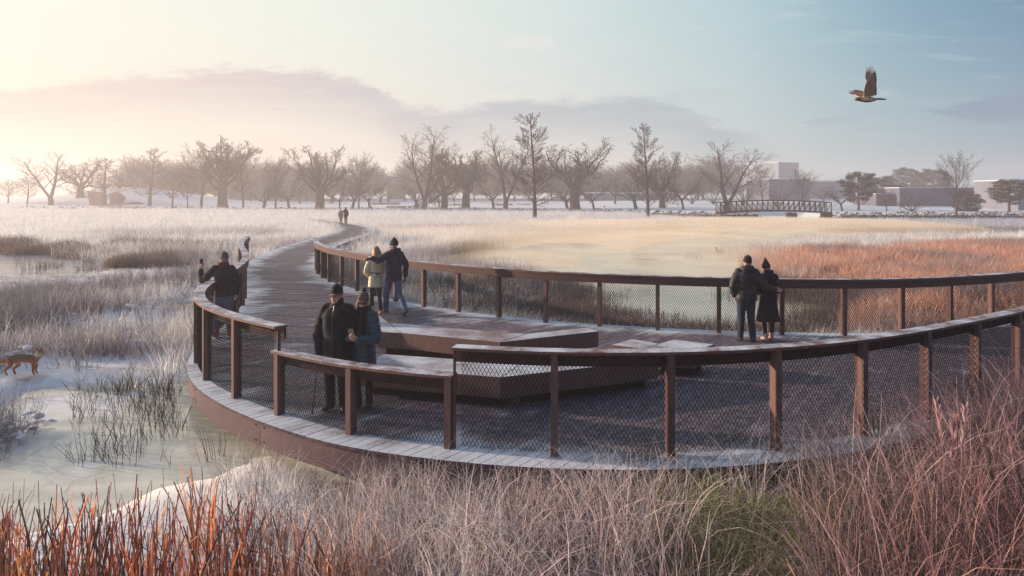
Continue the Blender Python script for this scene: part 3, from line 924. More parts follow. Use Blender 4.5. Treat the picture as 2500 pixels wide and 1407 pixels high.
def hawk():
    d = 12.0; s = d / FPX
    P = lambda px, py, dy=0.0: np.array([(px - 2120) * s, dy, (240 - py) * s])
    root = empty('hawk', ((2120 - CX) * s, d, CAMZ + (HY - 240) * s), label='brown and white hawk gliding over the park with its wings raised', cat='bird')
    mb = MB()
    limb(mb, [P(2092, 242), P(2102, 242.5), P(2114, 243), P(2128, 243), P(2137, 244)], [.030, .042, .056, .048, .022])
    mb.ellipsoid(P(2092.5, 242.5), (.036, .030, .031)); limb(mb, [P(2090, 243.5), P(2087.5, 244.5), P(2087.2, 246.3)], [.014, .009, .003], 8)
    me = fuse(mb, 'body', M_fur, .006, 2)
    V = co_of(me); n = len(V); c = np.tile(np.array(lin(224, 196, 150)[:3]), (n, 1))
    f = lambda c, m, colr: c * (1 - m[:, None]) + np.array(colr[:3]) * m[:, None]
    hx = (2120 - 2104) * -s
    c = f(c, np.clip((hx - V[:, 0]) / .03, 0, 1), lin(150, 104, 66))
    c = f(c, np.clip((P(0, 246)[2] - V[:, 2]) / .015, 0, 1) * .8, lin(82, 54, 46))
    sp = (vnoise(V[:, 0], V[:, 2], .014, 4) > .66) & (V[:, 0] > hx); c = f(c, sp * .8, lin(80, 54, 40))
    c = f(c, np.exp(-(((V - P(2091, 241.6, -.028)) / .009) ** 2).sum(1)) * 1.0, lin(20, 16, 16))
    c = f(c, np.clip((P(2088.4, 0)[0] - V[:, 0]) / .006, 0, 1), lin(60, 52, 50))
    set_col(me, np.c_[c, np.ones(n)]); put('body', me, root)
    mf, t = nt('barred_feathers'); g = NG(t)
    at = g.n('ShaderNodeSeparateColor'); g.l(g.col(), at.inputs[0])
    w = g.math('SINE', g.math('MULTIPLY', at.outputs[0], 62))
    bar = g.math('MULTIPLY', g.map(w, .1, .5), at.outputs[1])
    c = g.mix(at.outputs[2], lin(206, 172, 150), lin(92, 68, 64))
    c = g.mix(g.math('MULTIPLY', bar, .75), c, lin(48, 34, 38))
    c = g.mix(g.map(at.outputs[0], .86, .97), c, lin(44, 32, 40))
    g.bsdf(c, .8, .2)

    def wing(name, sh, S, Cd, scale, dark):
        """feather fan: sh shoulder, S along the span, Cd towards the trailing edge"""
        S = np.array(S, float); S /= np.linalg.norm(S); Cd = np.array(Cd, float); Cd -= S * (Cd @ S); Cd /= np.linalg.norm(Cd); Nn = np.cross(S, Cd)
        mb = MB()
        # arm with its small covert feathers as one cambered plate
        pl = [(0, .00), (.10, -.015), (.20, -.005), (.28, .02), (.30, .05), (.22, .09), (.12, .11), (.02, .12)]
        a = np.array([sh + S * p * scale + Cd * q * scale + Nn * .010 for p, q in pl]); b = np.array([sh + S * p * scale + Cd * q * scale - Nn * .004 for p, q in pl])
        i = mb.verts(np.vstack([a, b]), (.2, .25, .55 if not dark else .95, 1)); k = len(pl)
        mb.ngon([i + q for q in range(k)]); mb.ngon([i + k + q for q in range(k)][::-1]); mb.quads([(i + q, i + k + q, i + k + (q + 1) % k, i + (q + 1) % k) for q in range(k)])
        N = 24
        for q in range(N):
            f = q / (N - 1)
            base = sh + (S * (.02 + .27 * f) + Cd * (.06 * (1 - f) + .012)) * scale
            an = R(80 * (1 - f) ** .75 - 7 * max(0, f - .8) * 5)
            ln = (.155 + .05 * f + .11 * max(0, f - .35) * 1.5 - 1.05 * max(0, f - .90)) * scale
            dd = S * math.cos(an) + Cd * math.sin(an)
            t = np.linspace(0, 1, 9)
            Pp = base + dd * ln * t[:, None] + Nn * (.012 * np.sin(t * PI))[:, None] + Nn * .0006 * q
            side = np.cross(Nn, dd)
            fing = f > .74
            wv = (.036 - .008 * f) * scale * 1.15 * np.array([.5, .85, 1, 1, .95, .55 if fing else .95, .45 if fing else .9, .34 if fing else .8, .06 if fing else .4])
            col = np.stack([t, np.full(9, .95 if f < .75 else .5), np.full(9, (.1 + .3 * random.random()) if not dark else .95), np.ones(9)], 1)
            mb.ribbons(Pp[None], wv[None], side[None], col[None])
        me = mb.mesh(name, mf); o = put(name, me, root)
        sd = o.modifiers.new('thick', 'SOLIDIFY'); sd.thickness = .0025
    wing('wing', P(2107, 237, -.03), (.03, -.22, 1), (1, .05, 0), 1.0, False)
    wing('wing', P(2106, 236, .03), (-.34, .85, .42), (.55, .25, .55), .62, True)
    mb = MB()
    for q in range(5):
        t = np.linspace(0, 1, 5); y = (q - 2) * .012
        Pp = P(2134, 243.2) + np.array([1, 0, -.02]) * (.19 * t[:, None]) + np.array([0, 1, 0]) * (y * (.5 + t))[:, None] + np.array([0, 0, .004 * q])
        col = np.stack([np.full(5, .3), np.full(5, .2), np.full(5, .95), np.ones(5)], 1)
        mb.ribbons(Pp[None], np.array([[.03, .036, .04, .04, .03]]), np.array([[0, .75, .65]]), col[None])
    o = put('tail', mb.mesh('tail', mf), root); sd = o.modifiers.new('thick', 'SOLIDIFY'); sd.thickness = .004


hawk()


def otter(z):
    x, y = gp(1754, 616, -.6)
    root = empty('otter', (x, y, z), R(90), 'small brown otter with raised head and dark tail swimming in the golden mist', 'otter')
    root.scale = (1.15,) * 3
    mb = MB()
    limb(mb, [(0, .02, .0), (0, -.12, .05), (0, -.24, .08), (0, -.36, .02)], [.085, .095, .10, .05])
    limb(mb, [(0, .06, .02), (0, .10, .14), (0, .11, .22)], [.075, .06, .055])
    mb.ellipsoid((0, .13, .25), (.055, .075, .055)); mb.ellipsoid((0, .19, .235), (.032, .03, .028))
    for sx in (-1, 1): mb.ellipsoid((sx * .045, .10, .29), (.014, .012, .016))
    me = fuse(mb, 'body', M_fur, .012, 2); V = co_of(me)
    c = np.array(lin(120, 76, 66)[:3]) * np.ones((len(V), 3)); k = np.clip((V[:, 1] - .08) / .06, 0, 1)[:, None] * np.clip((V[:, 2] - .06) / .1, 0, 1)[:, None]
    c = c * (1 - k) + np.array(lin(150, 112, 96)[:3]) * k
    set_col(me, np.c_[c, np.ones(len(V))]); put('body', me, root)
    mb = MB(); limb(mb, [(0, -.36, .03), (0, -.50, .035), (0, -.68, .0)], [.04, .03, .012])
    me = fuse(mb, 'tail', M_fur, .012, 1); set_col(me, np.tile([*lin(52, 38, 34)[:3], 1], (len(me.vertices), 1))); put('tail', me, root)
# ------------------------------------------------------------------ boardwalk
def deck():
    mb = MB()
    for (a, b) in zip(PAIRS[:-1], PAIRS[1:]):
        l = LE[near_i(LC, a[0]):near_i(LC, b[0]) + 1]
        r = RE[near_i(RC, a[1]):near_i(RC, b[1]) + 1]
        ln = np.linalg.norm(np.diff(l, axis=0), axis=1).sum(); rn = np.linalg.norm(np.diff(r, axis=0), axis=1).sum()
        n = int(max(ln, rn) / .145)
        l = resample(l, n=n + 1); r = resample(r, n=n + 1)
        for i in range(n):
            g0, g1 = .03, .97
            p0, p1 = l[i] * (1 - g0) + l[i + 1] * g0, l[i] * (1 - g1) + l[i + 1] * g1
            q0, q1 = r[i] * (1 - g0) + r[i + 1] * g0, r[i] * (1 - g1) + r[i + 1] * g1
            K = 14
            t = np.linspace(0, 1, K)
            t = .5 - .5 * np.cos(t * PI)
            wid = np.linalg.norm(q0 - p0)
            A = p0 + (q0 - p0) * t[:, None]; Bq = p1 + (q1 - p1) * t[:, None]
            dist = np.minimum(t, 1 - t) * wid
            e = np.clip(1 - dist / 1.15, 0, 1)
            rv = random.random()
            z = random.uniform(-.0015, .0015)
            col = np.stack([np.full(K, rv), e, np.zeros(K), np.ones(K)], 1)
            V = np.concatenate([np.c_[A, np.full(K, z)], np.c_[Bq, np.full(K, z)], np.c_[A, np.full(K, -.04)], np.c_[Bq, np.full(K, -.04)]])
            b0 = mb.verts(V, np.tile(col, (4, 1)))
            k = np.arange(K - 1)
            mb.quads(np.stack([b0 + k, b0 + k + 1, b0 + K + k + 1, b0 + K + k], -1)[:, ::-1])
            mb.quads(np.stack([b0 + k, b0 + 2 * K + k, b0 + 2 * K + k + 1, b0 + k + 1], -1)[:, ::-1])
            mb.quads(np.stack([b0 + K + k, b0 + K + k + 1, b0 + 3 * K + k + 1, b0 + 3 * K + k], -1)[:, ::-1])
            mb.quads([(b0, b0 + K, b0 + 3 * K, b0 + 2 * K), (b0 + K - 1, b0 + 3 * K - 1, b0 + 4 * K - 1, b0 + 2 * K - 1)])
    o = mb.build('boardwalk', M_deck)
    tag(o, 'curving timber boardwalk with frosted edges widening into a round platform', 'boardwalk', kind='structure')
    for E_, sg, pr in ((LE, 1, [(0, -.36), (0, -.005), (.035, -.005), (.035, -.36)]), (RE, -1, [(-.035, -.36), (-.035, -.005), (0, -.005), (0, -.36)])):
        q = outset(E_, sg, np.full(len(E_), .03))
        f = MB()
        st = 25                                    # plates of about two and a half metres with an open joint
        for k in range(0, len(q) - 4, st):
            g_ = q[k:min(k + st + 1, len(q))]
            if len(g_) < 3: continue
            e0 = g_[0] + (g_[1] - g_[0]) * .05; e1 = g_[-1] - (g_[-1] - g_[-2]) * .05
            g_ = np.vstack([e0, g_[1:-1], e1])
            sweep(f, g_, pr, col=(random.uniform(.35, .65), 0, 0, 1))
            Nn = normals2(g_)
            for z in (-.08, -.29):
                for i in (1, len(g_) - 2):
                    o_ = -.003 if sg > 0 else .003
                    p = np.r_[g_[i] + Nn[i] * (o_ if sg > 0 else o_), z]
                    f.ellipsoid(p, (.014, .014, .014), nu=8, nv=5, col=(.2, 0, 0, 1))
        f.build('fascia', M_fascia, o)
    # added dark sheet below the boards, in place of shade in the gaps
    n = 260
    u = MB()
    ll, rr = [], []
    for (a, b) in zip(PAIRS[:-1], PAIRS[1:]):
        ll.append(resample(LE[near_i(LC, a[0]):near_i(LC, b[0]) + 1], n=20)[:-1]); rr.append(resample(RE[near_i(RC, a[1]):near_i(RC, b[1]) + 1], n=20)[:-1])
    ll, rr = np.concatenate(ll), np.concatenate(rr)
    dv = (rr - ll); dv /= np.linalg.norm(dv, axis=1, keepdims=True)
    ll = ll + dv * .12; rr = rr - dv * .12
    K = len(ll)
    b0 = u.verts(np.concatenate([np.c_[ll, np.full(K, -.09)], np.c_[rr, np.full(K, -.09)]]))
    k = np.arange(K - 1)
    u.quads(np.stack([b0 + k, b0 + K + k, b0 + K + k + 1, b0 + k + 1], -1))
    u.build('gap_shade_sheet', M_plinth, o)
    return o


BOARDWALK = deck()


# ------------------------------------------------------------------ railings
def sub(C, p0, p1):
    i, j = near_i(C, p0), near_i(C, p1)
    return C[i:j + 1]


def mesh_panel(C, side, z0, z1, w=.0245, h=.043, r=.0042):
    """expanded metal: zigzag wires over the plan curve C, offset to one side"""
    s = np.concatenate([[0], np.cumsum(np.linalg.norm(np.diff(C, axis=0), axis=1))])
    n = int(s[-1] / w); nk = int((z1 - z0) / h)
    N = normals2(C)
    i = np.arange(n)[:, None]; k = np.arange(nk + 1)[None, :]
    q = i * w + w * ((k + i) % 2)
    q = np.clip(q, 0, s[-1])
    X = np.interp(q, s, C[:, 0] + N[:, 0] * side); Y = np.interp(q, s, C[:, 1] + N[:, 1] * side)
    Z = z0 + np.broadcast_to(k * h, q.shape)
    mb = MB()
    mb.tubes(np.stack([X, Y, Z], -1), np.full(q.shape, r), sides=3)
    return mb


def railing(C, out, H, bay, label, skip_first=False, top_board=.17, first=.08, posts_at=None, thin_at=()):
    """C plan curve, out = +1/-1 side (left of travel = +1) that looks away from the deck"""
    c0 = C[len(C) // 2]
    root = empty('railing', (0, 0, 0), label=label, cat='railing', group='railings round the platform')
    s = np.concatenate([[0], np.cumsum(np.linalg.norm(np.diff(C, axis=0), axis=1))])
    L = s[-1]
    cap = MB()
    sweep(cap, C, [(-.10, H - .035), (.11, H - .035), (.11, H), (-.10, H)] if out > 0 else [(-.11, H - .035), (.10, H - .035), (.10, H), (-.11, H)], col=(.55, 0, 0, 1))
    cap.build('handrail', M_cap, root)
    bd = MB()
    o0, o1 = sorted((-out * .085, -out * .045))
    sweep(bd, C, [(o0, H - .035 - top_board), (o1, H - .035 - top_board), (o1, H - .038), (o0, H - .038)], col=(.45, 0, 0, 1))
    bd.build('rail_board', M_board, root)
    T = np.gradient(C, axis=0)
    n = max(1, int(round((L - first) / bay)))
    pos = [first + k * (L - first - .06) / n for k in range(n + 1)] if posts_at is None else posts_at
    for p in pos:
        thin = p in thin_at
        x, y = np.interp(p, s, C[:, 0]), np.interp(p, s, C[:, 1])
        tx, ty = np.interp(p, s, T[:, 0]), np.interp(p, s, T[:, 1])
        a = math.atan2(ty, tx)
        nx, ny = -math.sin(a) * out * .03, math.cos(a) * out * .03
        pb = MB()
        z0 = -.001
        pb.box((0, 0, (z0 + H - .036) / 2), (.018 if thin else .085, .05 if thin else .125, H - .036 - z0), a, col=(random.uniform(.3, .7), 0, 0, 1))
        po = pb.build('post', M_post, root)
        po.location = (x + nx, y + ny, 0)
    for a, b in zip(pos[:-1], pos[1:]):
        m = (s >= a - .01) & (s <= b + .01)
        seg = C[m]
        if len(seg) < 4: continue
        mesh_panel(seg, out * .034, .035, H - .04).build('mesh_panel', M_mesh, root)
    return root


# the left curve runs from the far end towards us: its outside is the right-hand side (-1)
def length(C): return float(np.linalg.norm(np.diff(C, axis=0), axis=1).sum())


CA = sub(LC, (-11.9, 30.8), (-3.27, 9.68)); CC = sub(LC, (-.74, 8.40), (15.8, 18.2))
la, lc = length(CA), length(CC)
PA = list(np.linspace(.08, la - 1.22, int(round((la - 1.3) / 1.36)) + 1)) + [la - .012]
PC = [.012] + list(1.24 + np.arange(int((lc - 1.3) / 1.37) + 1) * 1.37)
rail_a = railing(CA, -1, 1.25, 1.36, 'tall railing winding along the left side, ending behind the couple looking at a phone', posts_at=PA, thin_at=(PA[-1],))
rail_b = railing(sub(LC, (-3.33, 9.73), (-.70, 8.395)), -1, .90, 1.3, 'lower railing section between the two tall ones, in front of the couple with the phone', first=.1)
rail_c = railing(CC, -1, 1.25, 1.36, 'tall railing sweeping off the right edge, closest to the tall dried grass', posts_at=PC, thin_at=(PC[0],))
rail_d = railing(sub(RC, (-8.45, 29.5), (16.8, 20.0)), 1, 1.25, 1.38, 'long curved railing along the pond behind the benches, with an orange lit end')


# ------------------------------------------------------------------ benches
def inset_poly(poly, d):
    P = np.array(poly); c = P.mean(0)
    n = len(P); out = []
    for i in range(n):
        a, b, e = P[i - 1], P[i], P[(i + 1) % n]
        u = (b - a) / np.linalg.norm(b - a); v = (e - b) / np.linalg.norm(e - b)
        n1, n2 = np.array([-u[1], u[0]]), np.array([-v[1], v[0]])
        bis = n1 + n2; bis /= max(1e-6, (bis @ bis) / 2)
        out.append(b + bis * d)
    return [tuple(p) for p in out]


def bench(label, polys, z0=.15, z1=.46):
    """polys: counter-clockwise timber blocks, each on a recessed dark plinth"""
    root = empty('platform_bench', (*np.mean(polys[0], 0), 0), label=label, cat='bench', group='angular timber benches on the platform')
    ox, oy = root.location.x, root.location.y
    for p in polys:
        a = sum(p[i][0] * p[(i + 1) % len(p)][1] - p[(i + 1) % len(p)][0] * p[i][1] for i in range(len(p)))
        if a < 0: p = p[::-1]
        p = [(x - ox, y - oy) for x, y in p]
        q = inset_poly(p, .006)
        mb = MB(); mb.prism(q, z0, z1, col=(random.uniform(.4, .6), 0, 0, 1))
        o = mb.build('seat_block', M_bench, root)
        bv = o.modifiers.new('Bevel', 'BEVEL'); bv.width = .006; bv.segments = 2; bv.limit_method = 'ANGLE'
        pl = MB(); pl.prism(inset_poly(p, .16), .001, z0 + .002)
        pl.build('plinth', M_plinth, root)
    return root


bench('long timber bench with a pale frosted top, standing behind the other benches beside the couple',
      [[(-2.92, 15.0), (-2.6, 13.2), (-2.12, 13.1), (-2.55, 14.15)], [(-2.12, 13.1), (-.21, 12.26), (.25, 13.0), (-1.65, 13.8), (-2.55, 14.15)], [(-.21, 12.26), (1.69, 13.26), (1.5, 13.62), (.25, 13.0)]])
bench('low snowy bench with a blunt corner towards the front railing',
      [[(-2.4, 10.55), (-.16, 9.9), (.15, 10.72), (-2.15, 11.35)], [(-.16, 9.9), (2.35, 10.95), (2.0, 11.72), (.15, 10.72)]])
bench('small zigzag bench whose top just shows above the front handrail',
      [[(1.75, 12.05), (2.2, 12.55), (2.62, 12.15), (2.3, 11.75)], [(2.3, 11.75), (2.62, 12.15), (2.95, 12.5), (3.6, 12.1), (3.1, 11.6)]])
# ------------------------------------------------------------------ land and water
def px_poly(pts, z): return np.array([gp(a, b, z) for a, b in pts])


def sd_poly(x, y, P):
    """signed distance to a polygon, negative inside"""
    x = np.asarray(x, float); y = np.asarray(y, float)
    d = np.full(x.shape, 1e9); ins = np.zeros(x.shape, bool)
    n = len(P)
    for i in range(n):
        ax, ay = P[i]; bx, by = P[(i + 1) % n]
        ex, ey = bx - ax, by - ay
        t = np.clip(((x - ax) * ex + (y - ay) * ey) / (ex * ex + ey * ey + 1e-12), 0, 1)
        d = np.minimum(d, np.hypot(x - ax - t * ex, y - ay - t * ey))
        c = ((ay > y) != (by > y)) & (x < (bx - ax) * (y - ay) / (by - ay + 1e-12) + ax)
        ins ^= c
    return np.where(ins, -d, d)


WZ = -.60
ICE = px_poly([(-250, 1230), (-20, 1150), (70, 1075), (95, 1040), (65, 1000), (120, 965), (200, 955), (330, 948), (455, 950), (600, 960), (700, 1040), (640, 1078), (575, 1095), (520, 1125), (470, 1150), (350, 1185), (210, 1250), (-100, 1330), (-400, 1400)], WZ)
POND = px_poly([(-700, 600), (0, 611), (70, 612), (150, 622), (225, 637), (232, 650), (205, 664), (150, 680), (60, 682), (0, 668), (-700, 690)], WZ)
LAKE = px_poly([(1330, 775), (1430, 800), (1560, 815), (1700, 825), (1850, 825), (2010, 812), (2055, 775), (2120, 745), (2130, 722), (2040, 700), (1930, 690), (1860, 668), (1790, 640), (1760, 622), (1860, 606), (2000, 594), (2200, 585), (2500, 576), (2900, 572),
                (2900, 560), (2500, 562), (2300, 562), (2100, 557), (1900, 553), (1700, 557), (1520, 566), (1330, 582), (1180, 602), (1090, 630), (1110, 662), (1250, 680), (1360, 700), (1390, 740)], WZ)
CHAN = np.array([(38.6, 88), (48.6, 90), (50.5, 128), (40.5, 130)])
ORANGE = px_poly([(1790, 646), (1870, 628), (2000, 614), (2200, 606), (2500, 598), (3100, 592), (3100, 900), (2380, 860), (2150, 830), (2060, 800), (2120, 745), (2130, 722), (2040, 700), (1930, 690), (1830, 665)], -.5)
BX = np.array([-400, -124, -58, -19, 19, 30, 52, 80, 300]); BY = np.array([190, 165, 150, 145, 128, 108, 104, 103, 100])


def bank_y(x): return np.interp(x, BX, BY)


PLAT = np.concatenate([LE, RE[::-1]])[::6]


def height(x, y):
    x = np.asarray(x, float); y = np.asarray(y, float)
    h = -.46 + .10 * (fbm(x, y, 9, 3) - .5) + .05 * (fbm(x, y, 1.6, 5) - .5)
    # snow drifts between the front stalks
    fg = np.clip((7.6 - y) / 2, 0, 1) * np.clip((1.5 - x) / 1.5, 0, 1)
    h = h + fg * (.16 * (fbm(x, y, .9, 11, 3) - .45) + .22 * np.abs(fbm(x, y, .8, 13, 4) - .5) - .03)
    by = bank_y(x)
    up = np.clip((y - by) / 4.5, 0, 1); up = up * up * (3 - 2 * up)
    h = h + up * (.78 + .12 * (fbm(x, y, 6, 8) - .5))
    h = h + np.clip((y - by - 20) / 80, 0, 1.3) * 1.0
    h = h + 5.0 * np.exp(-((x + 112) / 24) ** 2 - ((y - 200) / 16) ** 2)
    for P, m in ((ICE, .8), (POND, 1.5), (LAKE, 1.6), (CHAN, 1.2)):
        near = (x > P[:, 0].min() - 4) & (x < P[:, 0].max() + 4) & (y > P[:, 1].min() - 4) & (y < P[:, 1].max() + 4)
        if not near.any(): continue
        s = sd_poly(x[near], y[near], P)
        s = s + (.9 if m < 1 else .8) * (fbm(x[near], y[near], 1.1 if m < 1 else 3, 21, 5) - .5)
        k = np.clip((m - s) / (m * 1.6), 0, 1)
        h[near] = h[near] * (1 - k) + (-.95) * k
    near = (y < 92) & (np.abs(x) < 30)
    s = sd_poly(x[near], y[near], PLAT)
    k = np.clip((.35 - s) / .6, 0, 1)
    h[near] = np.where(k > 0, np.minimum(h[near], h[near] * (1 - k) + (-.62) * k), h[near])
    return h


def axis(lo, hi, fine_lo, fine_hi, step, grow):
    a = list(np.arange(fine_lo, fine_hi, step)); s = step
    while a[-1] < hi: s *= grow; a.append(a[-1] + s)
    s = step
    while a[0] > lo: s *= grow; a.insert(0, a[0] - s)
    return np.array(a)


def ground_colour(x, y):
    """what lies on the ground: snow, frosted litter, brown mud"""
    snow = np.array(lin(214, 222, 230)[:3]); frost = np.array(lin(240, 238, 234)[:3]); litter = np.array(lin(120, 98, 88)[:3]); orange = np.array(lin(150, 104, 82)[:3]); mud = np.array(lin(52, 41, 45)[:3])
    n = fbm(x, y, 5, 31); n2 = fbm(x, y, .8, 33)
    c = frost * np.ones(x.shape + (3,))
    mixc = lambda c, b, k: c * (1 - k[..., None]) + b * k[..., None]
    c = mixc(c, litter, np.clip((n - .58) * 5, 0, .6))
    left = np.clip((-6 - x) / 3, 0, 1) * np.clip((40 - y) / 14, 0, 1)
    c = mixc(c, litter, left * np.clip((.45 - n2) * 6, 0, .8)); c = mixc(c, snow, left * np.clip((n2 - .40) * 6, 0, .95))
    c = mixc(c, orange, np.clip(-sd_poly(x, y, ORANGE) / 2, 0, .85))
    rgt = np.clip((x - .8) / 1.6, 0, 1) * np.clip((11.5 - y) / 1.5, 0, 1)
    c = mixc(c, mud, rgt * .85)
    near = np.clip((8.2 - y) / .8, 0, 1) * (1 - rgt)
    c = mixc(c, snow, near * np.clip((n2 - .30) * 6, 0, 1)); c = mixc(c, mud, near * np.clip((.36 - n2) * 6, 0, .8))
    by = bank_y(x)
    c = mixc(c, snow, np.clip((y - by + 1) / 4, 0, 1))
    return c


def terrain():
    xs = axis(-900, 900, -18, 16, .33, 1.045); ys = axis(-60, 1100, 2, 34, .33, 1.035)
    X, Y = np.meshgrid(xs, ys)
    H = height(X, Y)
    C = ground_colour(X, Y)
    mb = MB()
    b = mb.verts(np.stack([X, Y, H], -1).reshape(-1, 3), np.concatenate([C, np.ones(C.shape[:2] + (1,))], -1).reshape(-1, 4))
    nx, ny = len(xs), len(ys)
    i = np.arange(nx - 1)[None, :] + np.arange(ny - 1)[:, None] * nx
    mb.quads(np.stack([i, i + 1, i + nx + 1, i + nx], -1))
    m, t = nt('snowy_ground'); g = NG(t)
    p = g.pos()
    n1 = g.noise(p, 6, 5, .65); n2 = g.noise(p, 40, 3, .7)
    c = g.mix(g.map(n1, .35, .75, 0, .35), g.col(), lin(226, 230, 236))
    c = g.mix(g.map(n2, .55, .8, 0, .45), c, lin(104, 88, 84))
    c = g.mix(.55, c, g.col())
    g.bsdf(c, .9, .15, bump=g.math('ADD', n1, g.math('MULTIPLY', n2, .4)), bs=.5, bd=.06)
    o = mb.build('ground', m, smooth=True)
    return tag(o, kind='structure', label='snowy and frosted ground reaching to the horizon', cat='ground')


terrain()


def water(name, P, z, mat, pad=3.0, hole=None):
    mb = MB()
    x0, y0 = P.min(0) - pad; x1, y1 = P.max(0) + pad
    mb.verts([(x0, y0, z), (x1, y0, z), (x1, y1, z), (x0, y1, z)]); mb.quads([(0, 1, 2, 3)])
    o = mb.build(name, mat)
    return o


def ice_mat():
    m, t = nt('pond_ice'); g = NG(t)
    p = g.pos()
    st = g.n('ShaderNodeMapping'); st.inputs['Scale'].default_value = (.5, 2.6, 1); st.inputs['Rotation'].default_value = (0, 0, R(-14)); g.l(p, st.inputs['Vector'])
    n1 = g.noise(st.outputs[0], 1.3, 5, .6, .8); n2 = g.noise(p, 9, 4, .7); n3 = g.noise(p, .55, 4, .6, .5)
    c = g.mix(g.map(n1, .3, .7), lin(182, 184, 176), lin(216, 214, 202))
    c = g.mix(g.map(n2, .6, .74, 0, .5), c, lin(120, 122, 112))
    vo = g.n('ShaderNodeTexVoronoi', feature='DISTANCE_TO_EDGE', ins={'Scale': .55}); g.l(g.scale_vec(p, (1, 1, 0)), vo.inputs['Vector'])
    c = g.mix(g.math('MULTIPLY', g.map(vo.outputs['Distance'], .0, .012, 1, 0), g.map(n1, .4, .6)), c, lin(150, 156, 150))
    c = g.mix(g.map(n3, .50, .62, 0, .9), c, lin(230, 232, 234))
    r = g.map(n3, .44, .56, .13, .75)
    g.bsdf(c, r, .5, bump=g.math('ADD', g.math('MULTIPLY', n1, .5), g.math('MULTIPLY', n2, .25)), bs=.22, bd=.02)
    return m


def pond_mat(name, tint, ripple=1.0, rough=.06):
    m, t = nt(name); g = NG(t)
    p = g.pos()
    st = g.n('ShaderNodeMapping'); st.inputs['Scale'].default_value = (.35, 1.9, 1); g.l(p, st.inputs['Vector'])
    n1 = g.noise(st.outputs[0], 1.1, 4, .55, .3); n2 = g.noise(p, .25, 3)
    c = g.mix(g.map(n2, .35, .65), tint, tuple(min(1, a * 1.5) for a in tint[:3]) + (1,))
    g.bsdf(c, g.map(n2, .3, .7, rough, rough + .12), .6, bump=n1, bs=.12 * ripple, bd=.08)
    return m


tag(water('ice', ICE, WZ, ice_mat()), 'pale greenish ice sheet beside the curve of the boardwalk', 'ice', kind='structure')
tag(water('pond', POND, WZ, pond_mat('pond_water', lin(52, 74, 104), 5.0)), 'open rippled pond water among reeds', 'pond', kind='structure')
lk = water('lake', np.vstack([LAKE]), WZ, pond_mat('lake_water', lin(176, 176, 158), .35, .16))
tag(lk, 'smooth misty lake water behind the long railing', 'lake', kind='structure')
tag(water('stream', CHAN, WZ + .012, pond_mat('stream_ice', lin(200, 214, 214), .3, .3), pad=1.0), 'pale frozen stream passing under the footbridge', 'stream', kind='structure')

# ------------------------------------------------------------------ sky, sun, haze
SUN_AZ, SUN_EL = R(-76), R(13)
GLOW_AZ = R(-60)      # azimuth from straight ahead, to the left
SDIR = Vector((math.sin(SUN_AZ) * math.cos(SUN_EL), math.cos(SUN_AZ) * math.cos(SUN_EL), math.sin(SUN_EL)))


